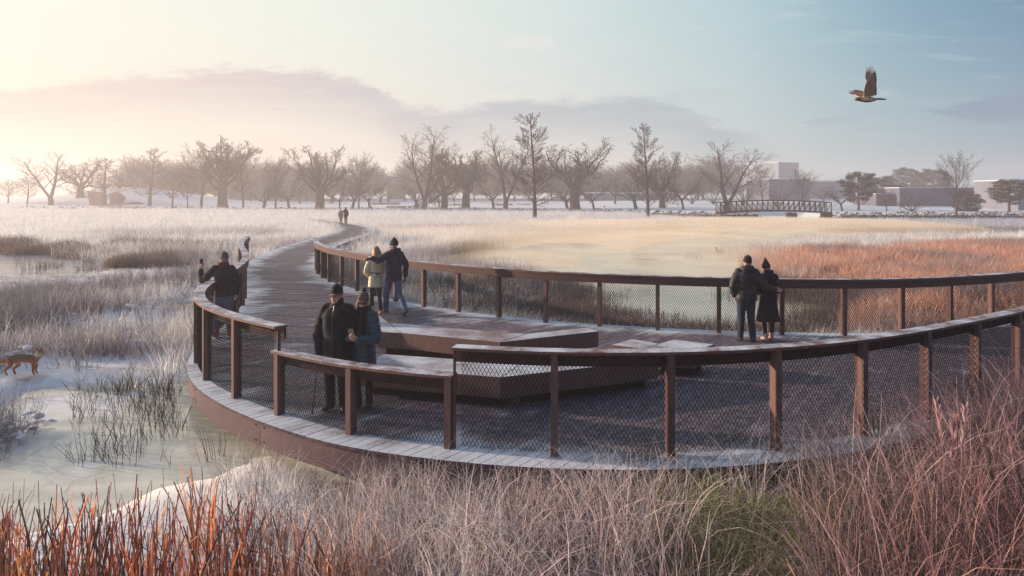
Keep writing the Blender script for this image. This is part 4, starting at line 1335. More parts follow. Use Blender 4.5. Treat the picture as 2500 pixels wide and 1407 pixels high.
def world():
    w = bpy.data.worlds.new('World'); SC.world = w; w.use_nodes = True
    t = w.node_tree
    for n in list(t.nodes): t.nodes.remove(n)
    g = NG(t)
    sky = g.n('ShaderNodeTexSky', sky_type='NISHITA', sun_disc=False)
    sky.sun_elevation = SUN_EL; sky.sun_rotation = SUN_AZ % (2 * PI); sky.air_density = 1.2; sky.dust_density = 2.5
    d = g.n('ShaderNodeTexCoord').outputs['Generated']
    s = g.n('ShaderNodeSeparateXYZ'); g.l(d, s.inputs[0])
    x, y, z = s.outputs
    hl = g.math('MAXIMUM', g.math('SQRT', g.math('ADD', g.math('MULTIPLY', x, x), g.math('MULTIPLY', y, y))), 1e-4)
    ca = g.math('DIVIDE', g.math('ADD', g.math('MULTIPLY', x, math.sin(GLOW_AZ)), g.math('MULTIPLY', y, math.cos(GLOW_AZ))), hl)   # cos of the angle to the sun, on the plan
    k = g.map(ca, -1, 1, 0, 1)
    hor = g.ramp(k, [(0, lin(104, 128, 158)), (.40, lin(118, 156, 182)), (.50, lin(156, 186, 198)), (.60, lin(192, 208, 212)), (.735, lin(226, 224, 220)), (.86, lin(236, 226, 216)), (.95, lin(238, 226, 212)), (1, lin(244, 232, 216))])
    top = g.ramp(k, [(0, lin(74, 100, 140)), (.40, lin(74, 124, 164)), (.50, lin(122, 164, 188)), (.60, lin(178, 206, 214)), (.735, lin(214, 228, 226)), (.86, lin(234, 240, 230)), (1, lin(246, 246, 232))])
    el = g.math('DIVIDE', z, hl)
    col = g.mix(g.map(el, .0, .30, smooth=True), hor, top)
    col = g.mix(g.map(el, .3, 2.2, 0, .8), col, lin(84, 112, 172))
    # cloud bank: its top line follows the azimuth, billowed by noise, fading out below
    u = g.math('DIVIDE', x, g.math('MAXIMUM', y, .05)); v = g.math('DIVIDE', z, g.math('MAXIMUM', y, .05))
    pr = [(-3000, 235), (-300, 225), (60, 200), (180, 186), (330, 164), (500, 158), (650, 152), (760, 164), (840, 176), (910, 195), (960, 232), (1030, 258), (1090, 262), (1150, 246), (1250, 236), (1400, 229), (1500, 232), (1600, 238), (1680, 262), (1760, 292), (1860, 320), (1920, 330)]
    U = lambda px: (px - CX) / FPX
    V = lambda py: (HY - py) / FPX
    vr = g.ramp(g.map(u, U(-300), U(1920)), [((px - -300) / 2220, (V(py) / .25,) * 3) for px, py in pr[1:]], 'LINEAR')
    vt = g.math('MULTIPLY', g.n('ShaderNodeSeparateColor').outputs[0], 1.0)
    sc = [n for n in t.nodes if n.bl_idname == 'ShaderNodeSeparateColor'][-1]; g.l(vr, sc.inputs[0])
    vt = g.math('MULTIPLY', sc.outputs[0], .25)
    cv = g.n('ShaderNodeCombineXYZ'); g.l(u, cv.inputs[0]); g.l(g.math('MULTIPLY', v, 3.4), cv.inputs[1])
    bil = g.noise(cv.outputs[0], 7, 6, .62, .4); bil2 = g.noise(cv.outputs[0], 30, 4, .65)
    edge = g.math('ADD', g.math('SUBTRACT', vt, v), g.math('ADD', g.math('MULTIPLY', g.math('SUBTRACT', bil, .5), .062), g.math('MULTIPLY', g.math('SUBTRACT', bil2, .5), .034)))
    mk = g.map(edge, 0, .018, smooth=True)
    fade = g.map(g.math('SUBTRACT', vt, v), .02, .105, 1, 0, True)
    mk = g.math('MULTIPLY', mk, g.map(fade, 0, 1, .12, 1))
    mk = g.math('MULTIPLY', mk, g.map(v, .01, .05, 0, 1)); mk = g.math('MULTIPLY', mk, g.map(u, U(1915), U(1780), 0, 1)); mk = g.math('MULTIPLY', mk, g.map(y, 0, .1))
    cc = g.ramp(g.map(u, U(0), U(1900)), [(0, lin(228, 208, 202)), (.35, lin(206, 192, 196)), (.6, lin(186, 192, 200)), (1, lin(156, 180, 194))])
    st = g.n('ShaderNodeCombineXYZ'); g.l(u, st.inputs[0]); g.l(g.math('MULTIPLY', v, 9), st.inputs[1])
    streak = g.noise(st.outputs[0], 6, 5, .6, .5)
    mk = g.math('MULTIPLY', mk, g.map(streak, .35, .6, .72, 1.0))
    col = g.mix(mk, col, cc)
    hi = g.math('MULTIPLY', g.map(streak, .54, .72, 0, .28, True), g.math('MULTIPLY', g.map(v, .05, .12), g.map(y, 0, .1)))
    col = g.mix(hi, col, g.mix(g.map(u, -.4, .5), lin(250, 244, 234), lin(206, 220, 224)))

    def wisp(col, pts, amt, colr, th=.012):
        """a thin cloud streak: centre line in direction space"""
        (a, va), (b, vb) = [(U(p), V(q)) for p, q in pts]
        f = g.map(u, a, b)
        ln = g.map(f, 0, 1, va, vb)
        dd = g.math('ABSOLUTE', g.math('SUBTRACT', g.math('ADD', v, g.math('MULTIPLY', g.math('SUBTRACT', bil, .5), .04)), ln))
        body = g.math('MULTIPLY', g.map(f, 0, .35, 0, 1, True), g.map(f, .75, 1.0, 1, 0, True))
        mm = g.map(g.math('DIVIDE', dd, g.math('MAXIMUM', g.math('MULTIPLY', body, th), 1e-4)), .35, 1, 1, 0, True)
        mm = g.math('MULTIPLY', mm, g.math('MULTIPLY', amt, g.map(y, 0, .1)))
        return g.mix(mm, col, colr)
    col = wisp(col, [(2230, 272), (2900, 255)], .75, lin(122, 146, 178), .030)
    col = wisp(col, [(1940, 298), (2140, 286)], .5, lin(150, 172, 190), .006)
    col = wisp(col, [(1590, 232), (1830, 240)], .55, lin(186, 202, 208), .012)
    col = wisp(col, [(1200, 116), (1370, 104)], .6, lin(232, 232, 228), .010)
    col = wisp(col, [(1180, 216), (1270, 212)], .35, lin(206, 214, 216), .006)
    nis = g.n('ShaderNodeVectorMath', operation='SCALE'); g.l(sky.outputs[0], nis.inputs[0]); nis.inputs['Scale'].default_value = .10
    col = g.mix(.12, col, nis.outputs[0])
    below = g.map(z, -.02, .0)
    col = g.mix(below, lin(150, 150, 156), col)
    bg = g.n('ShaderNodeBackground'); g.l(col, bg.inputs[0]); bg.inputs[1].default_value = .70
    o = g.n('ShaderNodeOutputWorld'); g.l(bg.outputs[0], o.inputs[0])


world()
sun = bpy.data.lights.new('sun', 'SUN'); sun.energy = 5.0; sun.angle = R(.6); sun.color = (1.0, .76, .56)
so = bpy.data.objects.new('sun', sun); COL.objects.link(so)
so.rotation_euler = SDIR.to_track_quat('Z', 'Y').to_euler()

cam = bpy.data.cameras.new('camera'); co = bpy.data.objects.new('camera', cam); COL.objects.link(co)
co.location = (0, 0, CAMZ); co.rotation_euler = (R(90), 0, 0)
cam.sensor_width = 36; cam.lens = 36 * FPX / 2500; cam.shift_y = (HY - 703.5) / 2500; cam.clip_end = 6000; cam.clip_start = .1
SC.camera = co
SC.view_settings.view_transform = 'Standard'; SC.view_settings.look = 'None'; SC.view_settings.exposure = .64; SC.view_settings.gamma = 1.0
cy = SC.cycles
cy.max_bounces = 5; cy.diffuse_bounces = 3; cy.glossy_bounces = 2; cy.transmission_bounces = 2; cy.transparent_max_bounces = 6; cy.volume_bounces = 2
cy.use_denoising = True; cy.caustics_reflective = False; cy.caustics_refractive = False
try:
    cy.denoiser = 'OPENIMAGEDENOISE'; cy.denoising_input_passes = 'RGB_ALBEDO_NORMAL'; cy.denoising_prefilter = 'NONE'
except Exception:
    pass


def volume_mat(name, color, dens, aniso):
    m, t = nt(name); g = NG(t)
    p = g.n('ShaderNodeVolumePrincipled', ins={'Color': color, 'Density': dens, 'Anisotropy': aniso})
    o = g.n('ShaderNodeOutputMaterial'); g.l(p.outputs[0], o.inputs['Volume'])
    return m


def haze():
    mb = MB(); mb.box((0, 220, 10), (1000, 540, 24))
    tag(mb.build('haze', volume_mat('haze_air', (1.0, .93, .92, 1), HAZE_D, .35)), 'thin winter haze filling the air over the park', 'haze', kind='stuff')
    # golden mist lying on the lake
    mb = MB()
    q = random.Random(11)
    puffs = MIST + [(q.uniform(-3, 30), 0, q.uniform(3, 7), q.uniform(2.5, 5), q.uniform(.5, 1.3)) for k in range(16)]
    for x, y, rx, ry, rz in puffs:
        if y == 0: y = 36 + x * .9 + q.uniform(-8, 9)
        mb.ellipsoid((x, y, -.6), (rx, ry, rz), nu=32, nv=20)
    tag(mb.build('mist', volume_mat('lake_mist', (1.0, .86, .69, 1), MIST_D, .0)), 'low golden mist lying on the lake', 'mist', kind='stuff')


HAZE_D, MIST_D = .0018, .085
MIST = [(10, 78, 30, 20, .75), (32, 84, 30, 14, .8), (-6, 66, 14, 16, .7), (6, 46, 15, 11, 1.25), (12, 36, 7, 8, .8), (25, 70, 24, 12, 1.5), (-2, 60, 12, 9, 1.0), (9, 62, 16, 9, 1.5)]
haze()
# ------------------------------------------------------------------ grasses and reeds
def grass_mat():
    m, t = nt('dry_grass'); g = NG(t)
    inst = g.n('ShaderNodeAttribute', attribute_name='tint', attribute_type='INSTANCER')
    at = g.n('ShaderNodeSeparateColor'); g.l(g.col(), at.inputs[0])
    hs = g.n('ShaderNodeHueSaturation'); g.l(inst.outputs['Color'], hs.inputs['Color'])
    g.l(g.map(at.outputs[1], 0, 1, .40, 1.5), hs.inputs['Value'])
    g.l(g.map(at.outputs[2], 0, 1, .478, .522), hs.inputs['Hue'])
    g.l(g.map(at.outputs[2], 0, 1, .75, 1.2), hs.inputs['Saturation'])
    c = g.mix(g.math('MULTIPLY', at.outputs[0], inst.outputs['Alpha']), hs.outputs[0], lin(238, 240, 246))
    b = g.bsdf(c, .65, .25, out=False)
    tr = g.n('ShaderNodeBsdfTranslucent'); g.l(c, tr.inputs[0])
    mx = g.n('ShaderNodeMixShader'); mx.inputs[0].default_value = .42
    g.l(b.outputs[0], mx.inputs[1]); g.l(tr.outputs[0], mx.inputs[2])
    o = g.n('ShaderNodeOutputMaterial'); g.l(mx.outputs[0], o.inputs[0])
    return m


M_grass = grass_mat()


def clump(name, n, rad, hmin, hmax, width, lean=.25, droop=.0, seg=3, wild=.0, frost0=.25, tubes=False, taper=1.0, kink=0.0):
    """a tuft of n blades; col = (frost, brightness, hue)"""
    a = rng.uniform(0, 2 * PI, n); r = rad * np.sqrt(rng.uniform(0, 1, n))
    base = np.stack([r * np.cos(a), r * np.sin(a), np.full(n, -.06)], 1)
    h = rng.uniform(hmin, hmax, n)
    th = a + rng.normal(0, .9, n) + wild * rng.normal(0, 1, n)
    dirv = np.stack([np.cos(th), np.sin(th)], 1)
    le = np.abs(rng.normal(lean, lean * .6, n))
    dr = np.clip(rng.normal(droop, droop * .5, n), 0, 1.2) if droop > 0 else np.zeros(n)
    t = np.linspace(0, 1, seg + 1)
    horiz = le[:, None] * h[:, None] * t[None] ** 1.3 + dr[:, None] * h[:, None] * .8 * t[None] ** 3
    vert = h[:, None] * (t[None] - dr[:, None] * .75 * t[None] ** 3.2)
    P = np.stack([base[:, 0:1] + dirv[:, 0:1] * horiz, base[:, 1:2] + dirv[:, 1:2] * horiz, base[:, 2:3] + vert], -1)
    if kink > 0:
        P[:, 1:, :2] += rng.normal(0, kink, (n, seg, 2)) * h[:, None, None] * t[None, 1:, None]
    w = width * rng.uniform(.6, 1.4, n)[:, None] * (1 - taper * .85 * t[None] ** 1.4)
    fr = np.clip(frost0 + (1 - frost0) * t[None] ** 1.2 * rng.uniform(.4, 1.1, n)[:, None], 0, 1)
    br = rng.uniform(0, 1, n)[:, None] * np.ones((1, seg + 1)); hu = rng.uniform(0, 1, n)[:, None] * np.ones((1, seg + 1))
    colr = np.stack([fr, br, hu, np.ones_like(fr)], -1)
    mb = MB()
    if tubes:
        mb.tubes(P, w / 2, sides=3, col=colr)
    else:
        ph = rng.uniform(0, PI, n)
        mb.ribbons(P, w, np.stack([np.cos(ph), np.sin(ph), np.zeros(n)], 1), colr)
    return mb.mesh(name, M_grass, smooth=False)


def plume_clump(name, n, hmin, hmax):
    """tall stems carrying feathery seed heads"""
    mb = MB()
    for k in range(n):
        h = random.uniform(hmin, hmax); a = random.uniform(0, 2 * PI); le = random.uniform(.03, .2)
        t = np.linspace(0, 1, 5)
        P = np.stack([.08 * math.cos(a * 3) + math.cos(a) * le * h * t ** 1.5, .08 * math.sin(a * 3) + math.sin(a) * le * h * t ** 1.5, h * t], 1)
        br, hu = random.random(), random.random()
        c = (.3, br, hu, 1)
        mb.tubes(P, np.linspace(.004, .002, 5), 3, col=c)
        m = 26
        tt = rng.uniform(.76, 1.0, m)
        b = np.stack([np.interp(tt, t, P[:, i]) for i in range(3)], 1)
        aa = rng.uniform(0, 2 * PI, m); ln = .075 * np.sin((tt - .74) / .28 * PI) ** .6 + .02
        tip = b + np.stack([np.cos(aa) * .28 * ln, np.sin(aa) * .28 * ln, ln], 1)
        Q = np.stack([b, (b + tip) / 2 + np.array([0, 0, .012]), tip], 1)
        mb.ribbons(Q, np.tile([.006, .010, .002], (m, 1)), np.stack([-np.sin(aa), np.cos(aa), np.zeros(m)], 1), (.65, br * .5 + .5, hu, 1))
    return mb.mesh(name, M_grass)


def twig_clump(name, n, hmin, hmax, w=.007, spread=.45, frost0=.35):
    """leafless bushy stems with side twigs"""
    mb = MB()
    for k in range(n):
        a = random.uniform(0, 2 * PI); h = random.uniform(hmin, hmax); le = random.uniform(.1, spread)
        t = np.linspace(0, 1, 4)
        P = np.stack([math.cos(a) * (.05 + le * h * t), math.sin(a) * (.05 + le * h * t), h * t], 1) + np.r_[[[0, 0, 0]], rng.normal(0, .03 * h, (3, 3))]
        br, hu = random.random(), random.random()
        mb.tubes(P, np.linspace(w, w * .35, 4) / 2, 3, col=np.array([[[frost0 * .6, br, hu, 1], [frost0, br, hu, 1], [frost0 * 1.3, br, hu, 1], [min(1, frost0 * 2), br, hu, 1]]]))
        m = 9
        tt = rng.uniform(.3, .98, m)
        b = np.stack([np.interp(tt, t, P[:, i]) for i in range(3)], 1)
        aa = rng.uniform(0, 2 * PI, m); ln = rng.uniform(.12, .3, m) * h * (1.2 - tt)
        tip = b + np.stack([np.cos(aa) * ln * .7, np.sin(aa) * ln * .7, ln * .8], 1)
        cc = np.zeros((m, 2, 4)); cc[:, 0] = (frost0, br, hu, 1); cc[:, 1] = (min(1, frost0 * 2.2), br, hu, 1)
        mb.tubes(np.stack([b, tip], 1), np.tile([w * .3, w * .15], (m, 1)), 3, col=cc)
    return mb.mesh(name, M_grass)


def snow_pad_clump(name, n, r):
    """small pads of snow caught on low stems"""
    mb = MB()
    for k in range(n):
        a = random.uniform(0, 2 * PI); q = r * random.random() ** .5
        mb.ellipsoid((q * math.cos(a), q * math.sin(a), random.uniform(.02, .28)), (random.uniform(.03, .10), random.uniform(.03, .08), random.uniform(.012, .035)), M=Matrix.Rotation(random.uniform(-.4, .4), 3, 'X'), nu=7, nv=5, col=(1, .9, .5, 1))
    return mb.mesh(name, M_grass, smooth=True)


def scatter(name, label, cat, protos, pts, rz, scl, tint, idx):
    n = len(pts)
    me = bpy.data.meshes.new(name)
    me.vertices.add(n)
    me.vertices.foreach_set('co', np.asarray(pts, np.float32).ravel())
    a = me.attributes.new('rot', 'FLOAT_VECTOR', 'POINT'); a.data.foreach_set('vector', np.asarray(rz, np.float32).ravel())
    a = me.attributes.new('scl', 'FLOAT_VECTOR', 'POINT'); a.data.foreach_set('vector', np.asarray(scl, np.float32).ravel())
    a = me.attributes.new('tint', 'FLOAT_COLOR', 'POINT'); a.data.foreach_set('color', np.asarray(tint, np.float32).ravel())
    a = me.attributes.new('idx', 'INT', 'POINT'); a.data.foreach_set('value', np.asarray(idx, np.int32))
    o = put(name, me)
    tag(o, label, cat, kind='stuff')
    cl = bpy.data.collections.new(name + '_tufts')
    for k, p in enumerate(protos):
        cl.objects.link(bpy.data.objects.new('%s_tuft_%02d' % (name, k), p))
    ng = bpy.data.node_groups.new(name, 'GeometryNodeTree')
    ng.interface.new_socket('Geometry', in_out='INPUT', socket_type='NodeSocketGeometry'); ng.interface.new_socket('Geometry', in_out='OUTPUT', socket_type='NodeSocketGeometry')
    N, Lk = ng.nodes, ng.links
    gi, go = N.new('NodeGroupInput'), N.new('NodeGroupOutput')
    iop = N.new('GeometryNodeInstanceOnPoints'); ci = N.new('GeometryNodeCollectionInfo')
    ci.inputs['Collection'].default_value = cl; ci.inputs['Separate Children'].default_value = True; ci.inputs['Reset Children'].default_value = True
    Lk.new(gi.outputs[0], iop.inputs['Points']); Lk.new(ci.outputs[0], iop.inputs['Instance']); iop.inputs['Pick Instance'].default_value = True

    def na(nm, ty):
        q = N.new('GeometryNodeInputNamedAttribute'); q.data_type = ty; q.inputs[0].default_value = nm
        return q.outputs[0]
    Lk.new(na('idx', 'INT'), iop.inputs['Instance Index'])
    e2r = N.new('FunctionNodeEulerToRotation'); Lk.new(na('rot', 'FLOAT_VECTOR'), e2r.inputs[0]); Lk.new(e2r.outputs[0], iop.inputs['Rotation'])
    Lk.new(na('scl', 'FLOAT_VECTOR'), iop.inputs['Scale'])
    Lk.new(iop.outputs[0], go.inputs[0])
    md = o.modifiers.new('scatter', 'NODES'); md.node_group = ng
    return o


def colmix(palette, n, wts=None, jit=.12):
    P = np.array([lin(*p)[:3] for p in palette])
    k = rng.choice(len(P), n, p=wts)
    c = P[k] * rng.uniform(1 - jit, 1 + jit, (n, 1)) * rng.uniform(1 - jit * .4, 1 + jit * .4, (n, 3))
    return np.clip(c, 0, 1)


def rotv(n, tilt=.08):
    return np.stack([rng.normal(0, tilt, n), rng.normal(0, tilt, n), rng.uniform(0, 2 * PI, n)], 1)


def frustum_pts(n, d0, d1, power=1.0, margin=1.12, x0=None, x1=None):
    """points over the view wedge, thinning with distance"""
    q = rng.uniform(0, 1, n)
    d = (d0 ** power + q * (d1 ** power - d0 ** power)) ** (1 / power)
    u = rng.uniform(-.78 * margin if x0 is None else x0, .78 * margin if x1 is None else x1, n)
    return u * d, d


def off_deck(x, y, m=.15): return sd_poly(x, y, PLAT) > m


# --- meadow
MEAD = [clump('meadow_%d' % i, 26, .42, .22, .52, .018, lean=.35, droop=.25, seg=2, wild=.5, frost0=.25) for i in range(4)] + [clump('meadow_tall_%d' % i, 18, .35, .4, .85, .016, lean=.22, droop=.15, seg=3, frost0=.2) for i in range(3)]


def left_limit(x, y):
    """how tall plants stand on the left bank before they would close off the pond"""
    px = CX + x / y * FPX
    lim = np.interp(px, [-200, 200, 300, 480, 560], [684, 684, 655, 640, 560])
    h = CAMZ - (lim - HY) * y / FPX + .46
    return np.where((y < 34) & (px < 560), np.maximum(h, .16), 9)


def meadow():
    x, y = frustum_pts(52000, 13.5, 152, .75)
    k = off_deck(x, y, .25) & (sd_poly(x, y, POND) > .1) & (sd_poly(x, y, ICE) > .1) & (sd_poly(x, y, LAKE) > .2) & (sd_poly(x, y, CHAN) > .3) & (y < bank_y(x) - .5)
    so = sd_poly(x, y, ORANGE)
    k &= (so > -1.0) | (rng.uniform(0, 1, len(x)) < .12)
    fx = np.hypot(x + 9.5, (y - 13.0) * .9) < .6
    k &= ~fx
    k &= ~((x < -6) & (y < 34) & ((rng.uniform(0, 1, len(x)) < .35) | (fbm(x, y, 2.4, 131) < .43)))
    x, y = x[k], y[k]; n = len(x)
    nz = fbm(x, y, 10, 41); nz2 = fbm(x, y, 3, 44)
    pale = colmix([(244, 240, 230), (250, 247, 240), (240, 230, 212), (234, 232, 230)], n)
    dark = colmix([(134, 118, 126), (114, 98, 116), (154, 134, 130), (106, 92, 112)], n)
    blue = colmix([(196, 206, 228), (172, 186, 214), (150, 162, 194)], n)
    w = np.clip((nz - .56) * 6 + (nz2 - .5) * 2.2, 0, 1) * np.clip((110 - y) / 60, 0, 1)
    # darker sedge on the pond side, nearer the camera
    lf = np.clip((-5 - x) / 4, 0, 1) * np.clip((34 - y) / 12, 0, 1)
    lf2 = np.clip((-6 - x) / 3, 0, 1) * np.clip((26 - y) / 6, 0, 1)
    w = np.clip(w * .8 + lf * np.clip((nz2 - .52) * 6, 0, .8) + lf2 * np.clip(.25 + (nz2 - .4) * 4, 0, .8), 0, 1)
    ln_ = sd_poly(x, y, LAKE)
    w = np.clip(w + np.clip((3 - ln_) / 4, 0, .6), 0, 1)
    c = pale * (1 - w[:, None]) + dark * w[:, None]
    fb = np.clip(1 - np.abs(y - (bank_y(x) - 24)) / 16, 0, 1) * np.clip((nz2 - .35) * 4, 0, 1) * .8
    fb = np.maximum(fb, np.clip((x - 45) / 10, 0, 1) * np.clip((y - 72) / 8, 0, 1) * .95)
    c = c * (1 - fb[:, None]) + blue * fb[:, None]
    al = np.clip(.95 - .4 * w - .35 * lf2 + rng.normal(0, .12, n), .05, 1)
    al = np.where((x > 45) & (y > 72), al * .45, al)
    s = (.75 + y / 60) * rng.uniform(.75, 1.25, n)
    hz = (.85 + y / 170) * rng.uniform(.7, 1.2, n) * (1 + .5 * w)
    front = np.clip(1 - (sd_poly(x, y, POND)) / 9, 0, 1) * (y < gp(0, 645, WZ)[1])
    fr2 = np.clip(1 - (sd_poly(x, y, LAKE)) / 5, 0, 1) * (y < 26)
    hz = hz * (1 - .62 * np.maximum(front, fr2)); w = w * (1 - .5 * front)
    hz = np.minimum(hz, left_limit(x, y) / .85)
    hz = hz * np.where((y > bank_y(x) - 16) & (x > 22), .30, 1)
    kk = hz > .15
    x, y, c, al, s, hz, w = x[kk], y[kk], c[kk], al[kk], s[kk], hz[kk], w[kk]; n = len(x)
    idx = np.where(rng.uniform(0, 1, n) < .3 + .4 * w, rng.integers(4, 7, n), rng.integers(0, 4, n))
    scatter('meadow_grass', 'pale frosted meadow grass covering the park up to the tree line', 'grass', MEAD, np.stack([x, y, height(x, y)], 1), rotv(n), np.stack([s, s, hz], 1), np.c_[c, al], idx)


meadow()
# --- reeds by the water
REED = [clump('reed_%d' % i, 22, .38, .55, 1.25, .016, lean=.10, droop=.06, seg=3, wild=.4, frost0=.1) for i in range(4)]


def reeds():
    # orange reed bed to the right of the lake
    n0 = 24000
    x, y = frustum_pts(n0, 17, 78, .8, x0=.16, x1=.9)
    k = (sd_poly(x, y, ORANGE) < 1.6 * (fbm(x, y, 3, 64) - .4)) & (fbm(x, y, 2.2, 65) > .34) & (sd_poly(x, y, LAKE) > -.3) & off_deck(x, y, .6)
    k &= ~((np.abs(CX + x / y * FPX - 1765) < 62) & (y > 28) & (y < 47))
    x, y = x[k], y[k]; n = len(x)
    c = colmix([(216, 146, 100), (226, 166, 120), (198, 124, 88), (212, 180, 150), (170, 108, 86)], n, [.3, .26, .2, .14, .1])
    nz = fbm(x, y, 6, 61)
    mv = np.clip((nz - .52) * 6, 0, .85) + np.clip((fbm(x, y, 1.8, 63) - .6) * 5, 0, .5) + np.clip((20.5 - y) / 8, 0, .5)
    c = c * (1 - mv[:, None]) + colmix([(150, 122, 122), (128, 96, 92)], n) * mv[:, None]
    s = (.8 + y / 70) * rng.uniform(.8, 1.2, n); hz = (.58 + y / 420) * rng.uniform(.7, 1.15, n)
    scatter('orange_reeds', 'rusty orange reed bed spreading to the right of the misty lake', 'reeds', REED, np.stack([x, y, height(x, y)], 1), rotv(n, .05), np.stack([s, s, hz], 1), np.c_[c, rng.uniform(.05, .45, n)], rng.integers(0, 4, n))
    # dark reeds along the shores
    X, Y, S = [], [], []
    for P, rad, m in ((POND, 4.0, 5200), (LAKE, 1.6, 5200)):
        i = rng.integers(0, len(P), m); f = rng.uniform(0, 1, (m, 1))
        q = P[i] * (1 - f) + P[(i + 1) % len(P)] * f + rng.normal(0, 1, (m, 2)) * rad * .45
        X.append(q[:, 0]); Y.append(q[:, 1])
    # the dark bed at the pond's right end, and the dark corner of the lake
    for (px, py, rx, ry, m) in ((300, 640, 4.2, 4.5, 1700), (255, 662, 3.0, 2.4, 900), (160, 612, 9, 2.6, 1500), (2010, 722, 2.6, 1.9, 900), (2085, 735, 1.4, 1.5, 400), (1180, 720, 3.2, 2.2, 500), (1330, 770, 3.0, .9, 300), (2160, 566, 7, 1.6, 420), (2330, 566, 8, 1.8, 460), (2480, 568, 7, 1.8, 380), (2260, 548, 6, 1.5, 160)):
        a, b = gp(px, py, WZ)
        X.append(a + rng.normal(0, rx * .5, m)); Y.append(b + rng.normal(0, ry * .5, m))
    x, y = np.concatenate(X), np.concatenate(Y)
    ok = (fbm(x, y, 5, 71) > .38) | (y < 34)
    k = off_deck(x, y, .3) & (y > 14) & (y < 95) & (np.abs(x) < .9 * y) & ok
    lk_ = sd_poly(x, y, LAKE)
    k &= ~((lk_ < 3) & (y > 48) & (x < 30))
    pc = sd_poly(x, y, POND)
    k &= ~((pc < 8) & (y < 40.5) & (x < -19.5) & (rng.uniform(0, 1, len(x)) < .985))
    k &= ~((y < 33) & (x < -15.5))
    k &= ~((np.abs(CX + x / y * FPX - 1765) < 62) & (y > 26) & (y < 47))
    x, y = x[k], y[k]; n = len(x)
    c = colmix([(98, 74, 64), (80, 62, 60), (116, 88, 72), (70, 56, 60)], n)
    s = (.7 + y / 80) * rng.uniform(.8, 1.2, n); hz = np.where(x < 0, .45 + y / 170, .40) * rng.uniform(.6, 1.15, n)
    scatter('dark_reeds', 'dark brown reeds standing along the edges of the pond and the lake', 'reeds', REED, np.stack([x, y, np.maximum(height(x, y), WZ - .05)], 1), rotv(n, .08), np.stack([s, s, hz], 1), np.c_[c, rng.uniform(.0, .3, n)], rng.integers(0, 4, n))


reeds()
# --- scrub with caught snow on the left bank
SCRUB = [twig_clump('scrub_%d' % i, 9, .45, 1.0) for i in range(4)] + [clump('scrub_grass_%d' % i, 22, .3, .4, .95, .011, lean=.25, droop=.2, seg=3, wild=.5, frost0=.15) for i in range(2)] + [snow_pad_clump('snow_pads_%d' % i, 14, .38) for i in range(2)]


def scrub():
    x, y = frustum_pts(12000, 9.5, 36, .8, x0=-.9, x1=-.22)
    k = off_deck(x, y, .3) & (sd_poly(x, y, ICE) > .05) & (sd_poly(x, y, POND) > .3)
    nz = fbm(x, y, 4.5, 81)
    k &= rng.uniform(0, 1, len(x)) < np.clip((nz - .46) * 9, .05, 1) * np.clip((38 - y) / 12, .1, 1)
    k &= (x < -5.6) | (y > 14)
    k &= ~(np.hypot(x + 9.5, (y - 13.0) * .9) < .8)
    k &= ~((sd_poly(x, y, POND) < 7) & (rng.uniform(0, 1, len(x)) < .7))
    x, y = x[k], y[k]; n = len(x)
    hz0 = left_limit(x, y)
    c = colmix([(108, 88, 92), (92, 74, 86), (124, 104, 104), (84, 68, 80), (140, 124, 122)], n)
    idx = rng.choice(8, n, p=[.13, .13, .13, .13, .19, .19, .05, .05])
    s = rng.uniform(.7, 1.25, n) * (.8 + y / 60)
    hz = np.minimum(s * rng.uniform(.8, 1.2, n) * np.where(y < 13, .7, 1), hz0)
    scatter('scrub', 'brown leafless scrub dusted with snow on the bank beside the ice', 'scrub', SCRUB, np.stack([x, y, height(x, y)], 1), rotv(n, .12), np.stack([s, s, hz], 1), np.c_[c, np.where(idx >= 6, 1.0, rng.uniform(.3, 1.0, n))], idx)


scrub()
# --- tall dried grass in front of the boardwalk
ARCH = [clump('arch_%d' % i, 20, .22, .6, 1.15, .0075, lean=.30, droop=.62, seg=6, wild=.9, frost0=.15) for i in range(5)] + [clump('upright_%d' % i, 20, .22, .55, 1.1, .0075, lean=.16, droop=.12, seg=4, wild=.6, frost0=.1, kink=.02) for i in range(4)] + [plume_clump('plume_%d' % i, 4, .85, 1.15) for i in range(2)] + [clump('under_%d' % i, 34, .26, .14, .36, .010, lean=.4, droop=.3, seg=3, wild=.6, frost0=.0) for i in range(2)]
TOPL = np.array([(380, 1300), (480, 1190), (540, 1050), (600, 1030), (680, 1070), (800, 1095), (1000, 1100), (1240, 1100), (1450, 1075), (1600, 1060), (1750, 1045), (1880, 1000), (2050, 955), (2250, 905), (2400, 860), (2700, 770)], float)


